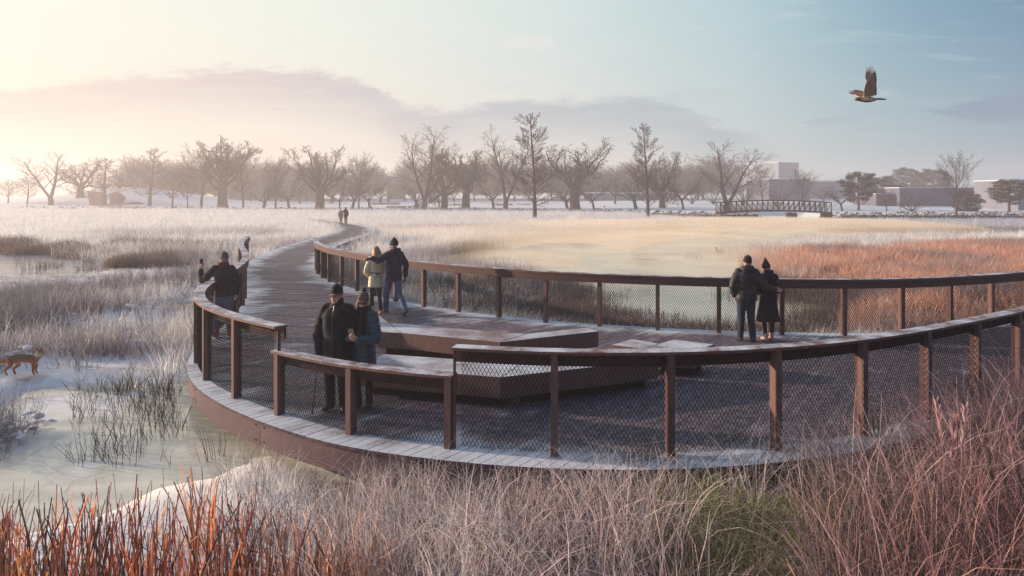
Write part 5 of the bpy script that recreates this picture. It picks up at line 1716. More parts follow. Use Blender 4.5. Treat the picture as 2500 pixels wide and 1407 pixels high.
def tall_grass():
    x = rng.uniform(-3.6, 9.5, 4300); y = rng.uniform(4.2, 10.6, 4300)
    px = CX + x / y * FPX
    lim = np.interp(px, TOPL[:, 0], TOPL[:, 1])
    g = height(x, y)
    hmax = CAMZ - (lim - HY) * y / FPX - g            # how tall it may grow and still leave the deck edge open
    k = off_deck(x, y, .12) & (px > 520) & (px < 2750) & (hmax > .12) & (sd_poly(x, y, ICE) > -.2)
    # thinner among the stalks to the left
    k &= rng.uniform(0, 1, len(x)) < np.clip((px - 560) / 420, .12, 1)
    # an open dark patch on the right, half way up
    k &= ~((np.abs(px - 1745) < 60) & (y > 5.2) & (y < 6.6) & (rng.uniform(0, 1, len(x)) < .75))
    x, y, px, hmax, g = x[k], y[k], px[k], hmax[k], g[k]; n = len(x)
    want = rng.uniform(.75, 1.1, n) * np.interp(px, [600, 1300, 1900, 2500], [.85, 1.0, 1.35, 1.65])
    hz = np.minimum(want, hmax * rng.uniform(.70, 1.06, n) / 1.03)
    r = np.clip((px - 1500) / 900, 0, 1)
    pale = colmix([(224, 204, 200), (212, 188, 184), (234, 220, 216), (194, 164, 158), (202, 178, 184)], n)
    red = colmix([(158, 106, 102), (138, 88, 94), (178, 136, 132), (116, 80, 90)], n)
    gold = colmix([(198, 142, 92), (182, 120, 76)], n)
    w = np.clip(r * 1.25 + 1.1 * (fbm(x, y, 1.5, 91) - .5) + .25 * np.clip((6.4 - y) / 1.5, 0, 1), 0, .95)
    c = pale * (1 - w[:, None]) + red * w[:, None]
    gw = np.clip((1050 - px) / 300, 0, 1) * np.clip((6.6 - y) / 1.5, 0, .9)
    c = c * (1 - gw[:, None]) + gold * gw[:, None]
    # understorey colour darkened as shade between the blades; arching blades brightened
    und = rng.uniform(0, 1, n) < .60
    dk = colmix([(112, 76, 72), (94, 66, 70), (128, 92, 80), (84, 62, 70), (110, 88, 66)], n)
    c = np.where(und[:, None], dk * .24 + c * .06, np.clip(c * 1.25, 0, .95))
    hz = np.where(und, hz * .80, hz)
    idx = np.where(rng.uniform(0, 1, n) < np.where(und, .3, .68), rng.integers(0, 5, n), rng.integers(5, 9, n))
    pl = (rng.uniform(0, 1, n) < .012) & (px > 1700)
    idx = np.where(pl, rng.integers(9, 11, n), idx)
    s = np.clip(hz, .45, 1.2) * rng.uniform(.9, 1.3, n)
    ar = idx < 5
    hz = np.where(ar, np.minimum(hz * 1.5, hmax * 1.25), hz)
    al = np.where(und, .12, np.clip((.62 - .45 * r) * np.clip((y - 4.6) / 2.2, .35, 1) + rng.normal(0, .10, n), .03, .75))
    # green undergrowth to the right
    gx = rng.uniform(1.0, 4.2, 1100); gy = rng.uniform(4.9, 7.6, 1100)
    gpx = CX + gx / gy * FPX
    q = (gpx > 1600) & (gpx < 2250) & (fbm(gx, gy, .8, 95) > .40)
    th = (px > 1660) & (px < 2060) & (y < 7.5) & (rng.uniform(0, 1, len(x)) < .80)
    x, y, g, c, al, hz, s, idx = [v[~th] for v in (x, y, g, c, al, hz, s, idx)]; n = len(x)
    gx, gy = gx[q], gy[q]; m = len(gx)
    X = np.r_[x, gx]; Y = np.r_[y, gy]
    C = np.r_[c, colmix([(182, 186, 96), (160, 172, 92), (206, 196, 118)], m)]
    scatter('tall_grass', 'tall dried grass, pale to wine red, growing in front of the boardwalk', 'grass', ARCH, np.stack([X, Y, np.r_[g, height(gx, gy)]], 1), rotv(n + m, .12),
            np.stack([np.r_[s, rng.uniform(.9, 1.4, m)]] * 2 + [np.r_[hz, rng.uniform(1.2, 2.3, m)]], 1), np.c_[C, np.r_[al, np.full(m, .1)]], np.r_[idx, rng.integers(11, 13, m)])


tall_grass()
STALK = [clump('stalk_%d' % i, 6, .18, .75, 1.3, .0135, lean=.10, droop=.0, seg=4, wild=.8, frost0=.0, tubes=True, taper=.45, kink=.018) for i in range(5)] + [clump('bent_stalk_%d' % i, 3, .10, .5, 1.0, .015, lean=.55, droop=.2, seg=4, wild=1, frost0=.0, tubes=True, taper=.4, kink=.03) for i in range(2)] + [clump('stub_%d' % i, 7, .16, .12, .45, .014, lean=.12, seg=2, wild=.8, frost0=.0, tubes=True, taper=.2, kink=.02) for i in range(2)]
STOP = np.array([(-300, 1250), (0, 1195), (60, 1190), (150, 1165), (240, 1150), (330, 1150), (420, 1125), (480, 1105), (520, 1170), (600, 1190), (640, 1210), (750, 1230), (900, 1260), (1000, 1330)], float)


def stalks():
    x = rng.uniform(-6.4, -.7, 1300); y = 4.0 + 3.5 * rng.uniform(0, 1, 1300)
    px = CX + x / y * FPX
    lim = np.interp(px, STOP[:, 0], STOP[:, 1])
    g = height(x, y)
    hmax = CAMZ - (lim - HY) * y / FPX - g
    k = (px > -160) & (px < 1000) & (hmax > .2) & (rng.uniform(0, 1, len(x)) < np.clip((1000 - px) / 380, .05, 1)) & (sd_poly(x, y, ICE) > -.1)
    k &= fbm(x, y, .7, 101) > .38
    k &= rng.uniform(0, 1, len(x)) < np.clip((6.9 - y) / 2.0, .12, .8)
    x, y, px, hmax, g = x[k], y[k], px[k], hmax[k], g[k]; n = len(x)
    hz = np.minimum(rng.uniform(.7, 1.15, n), hmax * rng.uniform(.55, 1.0, n) / 1.15)
    c = colmix([(222, 154, 104), (200, 126, 88), (232, 186, 136), (166, 106, 86), (108, 72, 70)], n, [.24, .2, .2, .18, .18])
    idx = rng.choice(9, n, p=[.14] * 5 + [.08, .08] + [.07, .07])
    s = rng.uniform(.8, 1.2, n)
    scatter('reed_stalks', 'stiff broken rust red reed stalks standing in the snow nearest the camera', 'reeds', STALK, np.stack([x, y, g], 1), rotv(n, .06), np.stack([s, s, hz], 1), np.c_[c, np.full(n, .15)], idx)


stalks()


def ice_stems():
    """thin dead stems frozen into the ice along its far shore"""
    n = 420
    px = rng.uniform(180, 560, n); py = 950 + 190 * rng.uniform(0, 1, n) ** 2.2
    P = np.array([gp(a, b, WZ) for a, b in zip(px, py)])
    k = (sd_poly(P[:, 0], P[:, 1], ICE) < 0) & off_deck(P[:, 0], P[:, 1], .2) & (fbm(P[:, 0], P[:, 1], .9, 121) > .42)
    P = P[k]; n = len(P)
    scatter('ice_stems', 'thin dark stems frozen into the pale ice sheet', 'stems', [clump('stem_%d' % i, 3, .12, .15, .5, .008, lean=.25, seg=3, wild=.8, frost0=.0, tubes=True, taper=.6, kink=.05) for i in range(3)],
            np.c_[P, np.full(n, WZ)], rotv(n, .15), np.tile(rng.uniform(.6, 1.2, (n, 1)), (1, 3)), np.c_[colmix([(84, 66, 60), (64, 52, 52)], n), np.full(n, .1)], rng.integers(0, 3, n))


ice_stems()
# ------------------------------------------------------------------ trees
def bark_mat():
    m, t = nt('bark'); g = NG(t)
    p = g.obj()
    n1 = g.noise(g.scale_vec(p, (1, 1, .25)), 5, 4, .65)
    c = g.mix(g.map(n1, .3, .7), lin(60, 46, 56), lin(92, 74, 82))
    nz = g.n('ShaderNodeSeparateXYZ'); g.l(g.n('ShaderNodeNewGeometry').outputs['Normal'], nz.inputs[0])
    sn = g.math('MULTIPLY', g.map(nz.outputs[2], .55, .9), g.map(g.noise(p, 1.3, 3), .45, .6))
    c = g.mix(g.math('MULTIPLY', sn, .8), c, lin(200, 204, 212))
    g.bsdf(c, .9, .15, bump=n1, bs=.5, bd=.05)
    return m


def needle_mat():
    m, t = nt('evergreen_foliage'); g = NG(t)
    at = g.n('ShaderNodeSeparateColor'); g.l(g.col(), at.inputs[0])
    c = g.mix(at.outputs[1], lin(52, 54, 54), lin(92, 90, 84))
    c = g.mix(at.outputs[0], c, lin(206, 208, 216))
    g.bsdf(c, .8, .2)
    return m


M_bark = bark_mat(); M_needle = needle_mat()


class Tree:
    def __init__(s, seed):
        s.r = random.Random(seed); s.B = {}; s.F = []

    def add(s, P, Rd, trunk=False):
        s.B.setdefault((len(P), trunk), []).append((P, Rd))

    def limb(s, p, d, L, r0, r1, lev, maxlev, spec, trunk=False):
        """one wandering limb, then its children"""
        rr = s.r
        n = spec['seg'][min(lev, len(spec['seg']) - 1)]
        wob = spec['wob'][min(lev, len(spec['wob']) - 1)]
        upb = spec['up'][min(lev, len(spec['up']) - 1)]
        P = [np.array(p, float)]; d = np.array(d, float); d /= np.linalg.norm(d)
        for k in range(n):
            d = d + np.array([rr.gauss(0, wob), rr.gauss(0, wob), rr.gauss(0, wob) + upb])
            d /= np.linalg.norm(d)
            P.append(P[-1] + d * L / n)
        P = np.array(P); Rd = np.linspace(1, 0, n + 1) ** .9 * (r0 - r1) + r1
        if trunk and spec.get('flare'): Rd[0] *= spec['flare']
        s.add(P, np.maximum(Rd, spec['rmin']), trunk)
        if lev >= maxlev: return
        nc = spec['n'][min(lev, len(spec['n']) - 1)]
        t0, t1 = spec['t'][min(lev, len(spec['t']) - 1)]
        ang = spec['ang'][min(lev, len(spec['ang']) - 1)]
        az = rr.uniform(0, 2 * PI)
        for k in range(nc):
            t = t0 + (t1 - t0) * (k + rr.uniform(.1, .9)) / nc
            f = t * n; i = min(int(f), n - 1)
            q = P[i] + (P[i + 1] - P[i]) * (f - i)
            dd = P[i + 1] - P[i]; dd /= np.linalg.norm(dd)
            az += 2.4 + rr.uniform(-.5, .5)
            a = R(rr.gauss(*ang))
            u = np.cross(dd, [0, 0, 1.]) if abs(dd[2]) < .95 else np.cross(dd, [1., 0, 0]); u /= np.linalg.norm(u); w = np.cross(dd, u)
            nd = dd * math.cos(a) + (u * math.cos(az) + w * math.sin(az)) * math.sin(a)
            sh = spec['shape'](t) if lev == 0 else (1.1 - .6 * t)
            cl = L * spec['len'][min(lev, len(spec['len']) - 1)] * sh * rr.uniform(.7, 1.2)
            cr = max(spec['rmin'], (Rd[i] * (1 - f + i) + Rd[i + 1] * (f - i)) * spec['rr'][min(lev, len(spec['rr']) - 1)])
            s.limb(q, nd, cl, cr, max(spec['rmin'], cr * spec.get('tip', .25)), lev + 1, maxlev, spec)

    def meshes(s, name):
        out = []
        for tr in (True, False):
            mb = MB()
            for (n, t), L in s.B.items():
                if t != tr: continue
                P = np.array([a for a, b in L]); Rd = np.array([b for a, b in L])
                big = Rd.max(1) > .12
                for sel, sides in ((big, 9 if tr else 6), (~big, 3)):
                    if sel.any(): mb.tubes(P[sel], Rd[sel], sides)
            if s.F and not tr:
                for c, rad, fr in s.F:
                    m = 46
                    v = rng.normal(0, 1, (m, 3)); v /= np.linalg.norm(v, axis=1, keepdims=True)
                    b = c + v * rad * np.array([1, 1, .55]) * rng.uniform(.3, 1, (m, 1))
                    tip = b + (v * .6 + rng.normal(0, .4, (m, 3))) * rad * .42
                    sd = np.cross(v, rng.normal(0, 1, (m, 3))); sd /= np.linalg.norm(sd, axis=1, keepdims=True)
                    fc = np.clip((v[:, 2] - .1) * 1.1, 0, 1) * fr * rng.uniform(.3, 1, m)
                    col = np.stack([fc, rng.uniform(0, 1, m), np.zeros(m), np.ones(m)], 1)
                    mb.ribbons(np.stack([b, (b + tip) / 2, tip], 1), np.tile([.18 * rad, .26 * rad, .05 * rad], (m, 1)), sd, np.repeat(col[:, None, :], 3, 1), m=1)
            out.append(mb.mesh(name + ('_trunk' if tr else '_crown'), [M_bark, M_needle], smooth=True))
        return out


TWIG = .022


def mk(kind, seed):
    t = Tree(seed)
    S = dict(seg=[8, 6, 4, 3, 2], wob=[.03, .10, .16, .2, .2], up=[.0, .03, .05, .05, .03], n=[10, 7, 6, 4], t=[(.25, 1), (.25, 1), (.2, 1), (.2, 1)], ang=[(55, 8), (42, 10), (42, 12), (40, 12)],
             len=[.45, .45, .45, .5], rr=[.45, .5, .55, .6], rmin=TWIG, shape=lambda q: 1, flare=1.35)
    # every prototype is about 10 m tall
    if kind == 'oak':
        S.update(seg=[5, 8, 6, 5, 3], wob=[.04, .20, .26, .28, .28], up=[.02, .09, .09, .07, .05], n=[11, 8, 7, 4], t=[(.58, 1.0), (.22, 1), (.2, 1), (.2, 1)], ang=[(52, 14), (40, 12), (45, 12), (42, 14)], len=[1.6, .50, .50, .5], rr=[.40, .46, .50, .6], shape=lambda q: 1.0, rmin=.020, tip=.24, flare=1.25)
        t.limb((0, 0, -.2), (t.r.uniform(-.05, .05), 0, 1), 3.6, .60, .48, 0, 4, S, True)
    elif kind == 'conical':
        S.update(seg=[12, 5, 4, 3], wob=[.012, .06, .12, .16], up=[0, .05, .07, .06], n=[64, 12, 5], t=[(.15, .99), (.15, 1), (.2, 1)], ang=[(60, 7), (34, 9), (36, 10)], len=[.42, .36, .45], rr=[.26, .45, .6], shape=lambda q: (1.08 - q) ** .72 * (.75 + .25 * math.sin(q * 30)), tip=.25, rmin=.0105, flare=1.2)
        t.limb((0, 0, -.2), (0, 0, 1), 10.2, .19, .02, 0, 3, S, True)
    elif kind == 'vase':
        S.update(seg=[9, 6, 5, 3], wob=[.045, .07, .10, .14], up=[.02, .01, -.01, -.02], n=[13, 9, 5], t=[(.22, 1), (.2, 1), (.2, 1)], ang=[(40, 9), (34, 10), (34, 10)], len=[.52, .42, .42], rr=[.5, .5, .6], shape=lambda q: (1.15 - .75 * q), tip=.22, rmin=.0105, flare=1.2)
        t.limb((0, 0, -.2), (.05, 0, 1), 1.7, .30, .26, 0, 0, S, True)
        for k in range(t.r.choice([2, 3])):
            a = t.r.uniform(0, 2 * PI) if k > 1 else k * PI + t.r.uniform(-.4, .4)
            t.limb((.05, 0, 1.4), (math.cos(a) * (.20 + .16 * k), math.sin(a) * .25, 1), 8.6 - k * .7, .21 - .03 * k, .025, 0, 3, S)
    elif kind == 'round':
        S.update(seg=[10, 6, 4, 3], wob=[.03, .09, .15, .2], up=[0, .08, .08, .05], n=[30, 11, 7], t=[(.26, .98), (.15, 1), (.15, 1)], ang=[(48, 9), (40, 12), (42, 12)], len=[.42, .40, .45], rr=[.42, .5, .6], shape=lambda q: .55 + .75 * math.sin(PI * min(1, (q - .2) / .85) ** .9) * .9, tip=.28, rmin=.011, flare=1.2)
        t.limb((0, 0, -.2), (t.r.uniform(-.04, .04), 0, 1), 9.6, .20, .03, 0, 3, S, True)
    elif kind == 'fork':
        S.update(seg=[6, 6, 5, 3], wob=[.06, .10, .14, .18], up=[.0, .03, .05, .03], n=[7, 9, 7, 4], t=[(.72, 1), (.15, 1), (.15, 1), (.2, 1)], ang=[(46, 9), (38, 11), (40, 12), (40, 12)], len=[2.6, .42, .42, .45], rr=[.5, .5, .55, .6], shape=lambda q: 1, tip=.22, rmin=.011, flare=1.2)
        t.limb((0, 0, -.2), (t.r.uniform(-.12, .12), 0, 1), 2.9, .34, .27, 0, 4 if seed % 2 else 3, S, True)
    elif kind == 'fan':
        S.update(seg=[3, 6, 5, 3], wob=[.02, .05, .08, .1], up=[0, .02, .02, .0], n=[1, 7, 5], t=[(.5, 1), (.25, 1), (.2, 1)], ang=[(20, 5), (24, 8), (28, 8)], len=[.3, .38, .4], rr=[.5, .5, .6], shape=lambda q: 1, tip=.25, rmin=.012, flare=1.0)
        t.limb((0, 0, -.2), (0, 0, 1), .7, .30, .25, 0, 0, S, True)
        for k in range(13):
            a = k * 2.4; tl = t.r.uniform(.25, 1.5)
            t.limb((0, 0, .2), (math.cos(a) * tl, math.sin(a) * tl * .6, 1), t.r.uniform(7.5, 10), .12, .02, 1, 3, S)
    elif kind == 'pine':
        S.update(seg=[8, 5, 3], wob=[.02, .08, .1], up=[0, .03, .05], n=[30, 5], t=[(.26, .99), (.4, 1)], ang=[(70, 8), (40, 10)], len=[.38, .35], rr=[.3, .5], shape=lambda q: .35 + .8 * math.sin(PI * min(1, max(0, (q - .2) / .9)) ** .75), tip=.3, rmin=.03, flare=1.2)
        t.limb((0, 0, -.2), (0, 0, 1), 9.4, .26, .04, 0, 2, S, True)
        for key, L in list(t.B.items()):
            for P, Rd in L:
                if key[1] or key[0] == 6 and False: continue
                for q in P[2:]:
                    if t.r.random() < .62: t.F.append((q, t.r.uniform(.5, .85), .75))
    elif kind == 'bushy':
        t.limb((0, 0, -.2), (0, 0, 1), 9.0, .25, .05, 0, 0, S, True)
        for k in range(230):
            z = t.r.uniform(.25, 9.6); rad = 3.6 * math.sin(PI * min(1, (z + 1.6) / 11.6)) ** .8 * t.r.uniform(.25, 1.0) ** .5
            a = t.r.uniform(0, 2 * PI)
            t.F.append((np.array([rad * math.cos(a), rad * math.sin(a), z]), t.r.uniform(.5, .9), .35))
    return t.meshes(kind)


PROTO = {}
for kd, sds in (('oak', (3, 12, 27)), ('conical', (5, 8)), ('vase', (2, 9, 14)), ('round', (4, 6)), ('fork', (1, 2, 6)), ('fan', (1,)), ('pine', (3, 7)), ('bushy', (2,))):
    PROTO[kd] = []
    for sd in sds:
        a, b = mk(kd, sd)
        vz = np.zeros(len(b.vertices) * 3, np.float32); b.vertices.foreach_get('co', vz); vz = vz.reshape(-1, 3)
        PROTO[kd].append((a, b, float(np.percentile(vz[:, 2], 99.8)), float(np.percentile(np.abs(vz[:, 0]), 98.5))))


def tree_at(kind, var, px, base, top, width, label, d=None, group='bare trees along the park edge', rz=None):
    """width: full crown width in photo pixels; base/top: photo rows"""
    if d is None:
        # the nearest spot whose ground shows on that row
        ds = np.linspace(70, 330, 900); xs_ = (px - CX) * ds / FPX
        row = HY + (CAMZ - height(xs_, ds)) * FPX / ds
        d = float(ds[np.argmin(np.abs(row - base))])
    x = (px - CX) * d / FPX
    z = float(height(np.array([x]), np.array([d]))[0])
    H = CAMZ - (top - HY) * d / FPX - z
    a, b, ph, pw = PROTO[kind][var % len(PROTO[kind])]
    sz = H / ph; sx = (width / 2 * d / FPX) / pw
    sx = min(max(sx, sz * .55), sz * 1.9)
    names = {'oak': 'oak_tree', 'pine': 'pine_tree', 'bushy': 'evergreen_shrub', 'fan': 'bare_shrub', 'conical': 'conical_tree'}
    root = empty(names.get(kind, 'bare_tree'), (x, d, z - .05), random.uniform(0, 2 * PI) if rz is None else rz, label, 'shrub' if kind in ('fan', 'bushy') else 'tree', group)
    root.scale = (sx, sx, sz)
    put('trunk', a, root); put('crown', b, root)
    return root


T = tree_at
T('round', 0, 20, 497, 436, 70, 'small round bare tree at the left edge of the park, lowest crown there', rz=.3)
T('round', 1, 66, 499, 424, 60, 'small slim bare tree left of the wide leaning one', rz=1.3)
T('vase', 0, 122, 501, 370, 190, 'wide leaning multi-stemmed bare tree left of the snowy hillock', rz=.2)
T('oak', 0, 196, 487, 384, 150, 'pale hazy oak with a stout trunk standing on the snowy hillock', d=186, rz=2.0)
T('conical', 0, 257, 502, 386, 100, 'pointed bare tree between the two tapered pavilions')
T('fork', 0, 292, 498, 410, 110, 'wide branching hazy tree just right of the second pavilion', d=196)
T('conical', 1, 365, 503, 360, 120, 'tall pointed bare tree right of the tapered pavilions, beside the picnic platform')
T('vase', 1, 322, 499, 372, 110, 'thin faint bare tree left of the tall pointed one by the pavilions', d=200)
T('round', 1, 421, 511, 398, 76, 'slender round bare tree, first in the dense clump left of the great oaks')
T('round', 0, 458, 511, 404, 66, 'smallest slender bare tree in the dense clump left of the great oaks')
T('round', 1, 491, 511, 346, 112, 'tall round bare tree touching the left side of the fat-trunked oak', rz=2.2)
T('oak', 1, 544, 508, 338, 178, 'tall spreading oak with a fat trunk, between two round bare trees', rz=.6)
T('round', 0, 594, 511, 350, 110, 'tall round bare tree touching the right side of the fat-trunked oak', rz=4.0)
T('fork', 1, 642, 510, 432, 96, 'low forking bare tree right of the round tree beside the fat-trunked oak')
T('round', 1, 672, 511, 382, 74, 'narrow upright bare tree with a spotted trunk before the low forking ones')
T('fork', 2, 706, 509, 428, 110, 'low broad forking bare tree left of the oak above the distant couple')
T('oak', 2, 780, 511, 353, 178, 'wide twisted oak to the left above the distant couple on the boardwalk', rz=1.2)
T('fork', 0, 829, 510, 430, 80, 'small forking tree directly above the heads of the distant couple')
T('fork', 1, 860, 511, 425, 84, 'leaning forking tree to the right above the distant couple')
T('round', 0, 876, 512, 370, 92, 'upright round bare tree right of the oak above the distant couple', rz=1.0)
T('fork', 2, 903, 511, 428, 96, 'low forking tree at the left end of the clipped hedges')
T('vase', 2, 1035, 520, 306, 200, 'tall vase-shaped tree with a split trunk standing in front of the clipped hedges', rz=.1)
T('fork', 1, 1020, 509, 432, 90, 'small forking tree half hidden behind the tall split-trunk tree')
T('oak', 0, 1084, 511, 350, 150, 'oak with a knobbly trunk right of the tall split-trunk tree', rz=3.9)
T('fork', 0, 1072, 511, 440, 70, 'little forking tree against the knobbly oak trunk')
T('oak', 1, 1137, 508, 362, 150, 'oak with a leaning trunk, second of the oak pair in the middle', rz=2.9)
T('fork', 2, 1205, 510, 424, 100, 'low forking tree between the leaning oak and the tall pointed tree')
T('vase', 1, 1236, 519, 306, 150, 'tall vase-shaped tree close to the left of the tallest pointed tree', rz=2.8)
T('conical', 0, 1306, 541, 276, 122, 'tallest pointed bare tree, rising out of the pale meadow', rz=.7)
T('fork', 1, 1386, 510, 440, 90, 'low forking tree tucked under the left side of the dark spreading oak')
T('oak', 2, 1405, 512, 344, 208, 'great dark spreading oak left of the person walking alone', rz=5.6)
T('fork', 0, 1450, 511, 428, 110, 'forking tree immediately left of the person walking alone')
T('fork', 2, 1502, 500, 420, 90, 'thin tree in front of the low pavilion, immediately right of the person walking alone', d=175)
T('fork', 1, 1553, 511, 418, 100, 'young forking tree left of the second pointed meadow tree, in front of the pavilion')
T('conical', 1, 1583, 536, 300, 116, 'second tallest pointed bare tree in the meadow, in front of the low pavilion', rz=2.0)
T('oak', 0, 1617, 508, 371, 140, 'oak with a broad dark base right of the low pavilion', rz=.9)
T('fork', 0, 1668, 512, 412, 110, 'round-headed small tree on the snow between the broad-based oak and the footbridge')
T('fan', 0, 1690, 500, 430, 100, 'snow-dusted bare thicket behind the small tree left of the footbridge', d=170)
T('vase', 0, 1776, 524, 340, 200, 'wide sweeping tree rising in front of the left end of the footbridge', rz=3.4)
T('fan', 0, 1742, 499, 428, 110, 'bare thicket behind the left end of the footbridge', d=165)
T('fan', 0, 1815, 499, 432, 120, 'dense bare thicket behind the footbridge, below the wide sweeping tree', d=158)
T('round', 0, 1862, 500, 398, 90, 'thin pale tree in front of the grey tower', d=150)
T('fan', 0, 1898, 500, 446, 110, 'low fan-shaped thicket behind the middle of the footbridge', d=140)
T('round', 1, 1959, 505, 410, 64, 'young upright tree in front of the square end of the grey block', d=150)
T('fork', 2, 2012, 506, 444, 80, 'soft hazy tree behind the right part of the footbridge', d=160)
T('fork', 0, 2056, 514, 438, 100, 'dark forking tree at the right end of the footbridge', d=118)
T('pine', 0, 2096, 516, 419, 86, 'snow-dusted round pine right of the footbridge', d=125)
T('pine', 1, 2142, 507, 430, 80, 'faint rounded pine behind the snow-dusted pine right of the footbridge', d=160)
T('pine', 0, 2212, 508, 410, 72, 'pine with a domed top rising behind the long grey wall', d=215)
T('pine', 1, 2278, 508, 413, 82, 'broad pine behind the long grey wall, beside the round dark tree', d=205)
T('round', 1, 2165, 516, 460, 60, 'slim bare sapling before the near end of the long grey wall', d=116)
T('fan', 0, 2226, 518, 466, 150, 'wide fan-shaped bare shrub in front of the long grey wall', d=112, rz=0)
T('round', 0, 2335, 524, 365, 96, 'dark round bare tree on a thin trunk in front of the long grey wall', d=104, rz=1.9)
T('bushy', 0, 2362, 519, 464, 62, 'dark dense evergreen shrub in front of the long grey wall', d=118)
T('pine', 1, 2464, 521, 437, 84, 'dark leaning pine by the pale building at the right edge', d=112)
hz = random.Random(5)
for px in [335, 372, 398, 440, 480, 520, 566, 615, 640, 690, 728, 755, 815, 850, 925, 950, 985, 1060, 1112, 1165, 1190, 1262, 1285, 1345, 1430, 1470, 1530, 1640, 1700, 1715]:
    T(hz.choice(['fork', 'round', 'fork', 'vase']), hz.randint(0, 2), px + hz.uniform(-8, 8), 500, hz.uniform(418, 452), hz.uniform(70, 120), 'hazy bare tree in the faint back row behind the nearer trees', d=hz.uniform(195, 260), group='faint back row of bare trees')

def far_wood():
    """the wood far behind the park, one faint mass of bare crowns"""
    n = 420
    px = rng.uniform(300, 1800, n); d = rng.uniform(225, 330, n)
    x = (px - CX) * d / FPX
    k = (np.abs(px - 958) > 26)
    x, d = x[k], d[k]; n = len(x)
    protos = [PROTO[a][b][1] for a, b in (('fork', 0), ('round', 0), ('fork', 1), ('round', 1))]
    hs = rng.uniform(.9, 1.35, n)
    scatter('far_wood', 'faint mass of bare trees far behind the park', 'wood', protos, np.stack([x, d, height(x, d) - .3], 1), rotv(n, .0), np.stack([hs * 1.5, hs * 1.5, hs], 1), np.ones((n, 4)), rng.integers(0, 4, n))


far_wood()

# ------------------------------------------------------------------ footbridge over the stream
M_truss = simple_mat('bridge_steel', lin(58, 44, 54), lin(78, 58, 64), 6, rough=.7)
M_dark = simple_mat('abutment_stone', lin(58, 46, 50), lin(84, 68, 70), 3, rough=.9, bump=.6, bd=.05)


def footbridge():
    x0, x1, y0, y1 = 31.4, 48.2, 103.0, 105.2
    L = x1 - x0
    root = empty('footbridge', ((x0 + x1) / 2, (y0 + y1) / 2, .3), label='arched dark steel truss footbridge over the frozen stream', cat='bridge')
    ox, oy, oz = root.location
    zb = lambda t: .42 + .34 * math.sin(PI * t)            # bottom chord
    zt = lambda t: zb(t) + 1.55
    n = 21
    pt = lambda t, y, z: (x0 + t * L - ox, y - oy, z - oz)
    for y in (y0, y1):
        for nm, f, w, h in (('top_chord', zt, .16, .16), ('bottom_chord', zb, .16, .26)):
            mb = MB()
            for k in range(n): mb.bar(pt(k / n, y, f(k / n)), pt((k + 1) / n, y, f((k + 1) / n)), w, h)
            mb.build(nm, M_truss, root)
        for k in range(n + 1):
            t = k / n
            mb = MB(); mb.bar(pt(t, y, zb(t) + .1), pt(t, y, zt(t) - .08), .10, .10)
            mb.build('truss_post', M_truss, root)
        for k in range(n):
            mb = MB()
            if k < n / 2: mb.bar(pt(k / n, y, zt(k / n) - .08), pt((k + 1) / n, y, zb((k + 1) / n) + .1), .07, .07)
            else: mb.bar(pt(k / n, y, zb(k / n) + .1), pt((k + 1) / n, y, zt((k + 1) / n) - .08), .07, .07)
            mb.build('diagonal', M_truss, root)
        mb = MB()
        for r in range(1, 9):
            for k in range(n): mb.bar(pt(k / n, y + (.06 if y == y0 else -.06), zb(k / n) + .15 * r), pt((k + 1) / n, y + (.06 if y == y0 else -.06), zb((k + 1) / n) + .15 * r), .025, .03)
        mb.build('rails', M_truss, root)
    mb = MB()
    for k in range(n):
        a, b = k / n, (k + 1) / n
        i = mb.verts([pt(a, y0 + .1, zb(a)), pt(b, y0 + .1, zb(b)), pt(b, y1 - .1, zb(b)), pt(a, y1 - .1, zb(a)), pt(a, y0 + .1, zb(a) - .12), pt(b, y0 + .1, zb(b) - .12), pt(b, y1 - .1, zb(b) - .12), pt(a, y1 - .1, zb(a) - .12)])
        mb.quads(np.array([(0, 1, 2, 3), (7, 6, 5, 4), (0, 4, 5, 1), (2, 6, 7, 3)]) + i)
    mb.build('deck', M_truss, root)
    for x in (x0 + .3, x1 - .3, 42.6):
        mb = MB(); mb.box((x - ox, (y0 + y1) / 2 - oy, -.55 + .14 - oz), (.7, 2.6, 1.5 if x != 42.6 else 1.7))
        mb.build('pier', M_dark, root)


footbridge()


def bank_wall(xa, xb, label):
    mb = MB()
    xs = np.arange(xa, xb + .1, 1.5)
    q = np.stack([xs, bank_y(xs) - 2.3 + .3 * np.sin(xs)], 1)
    sweep(mb, q, [(-.5, -1.0), (.1, -1.0), (.0, .12), (-.4, .12)])
    o = mb.build('stone_bank', M_dark)
    tag(o, label, 'retaining wall')


bank_wall(24, 38.2, 'dark stone bank below the left half of the footbridge')
bank_wall(49.2, 84, 'long dark stone bank below the snowy rubble, right of the footbridge')


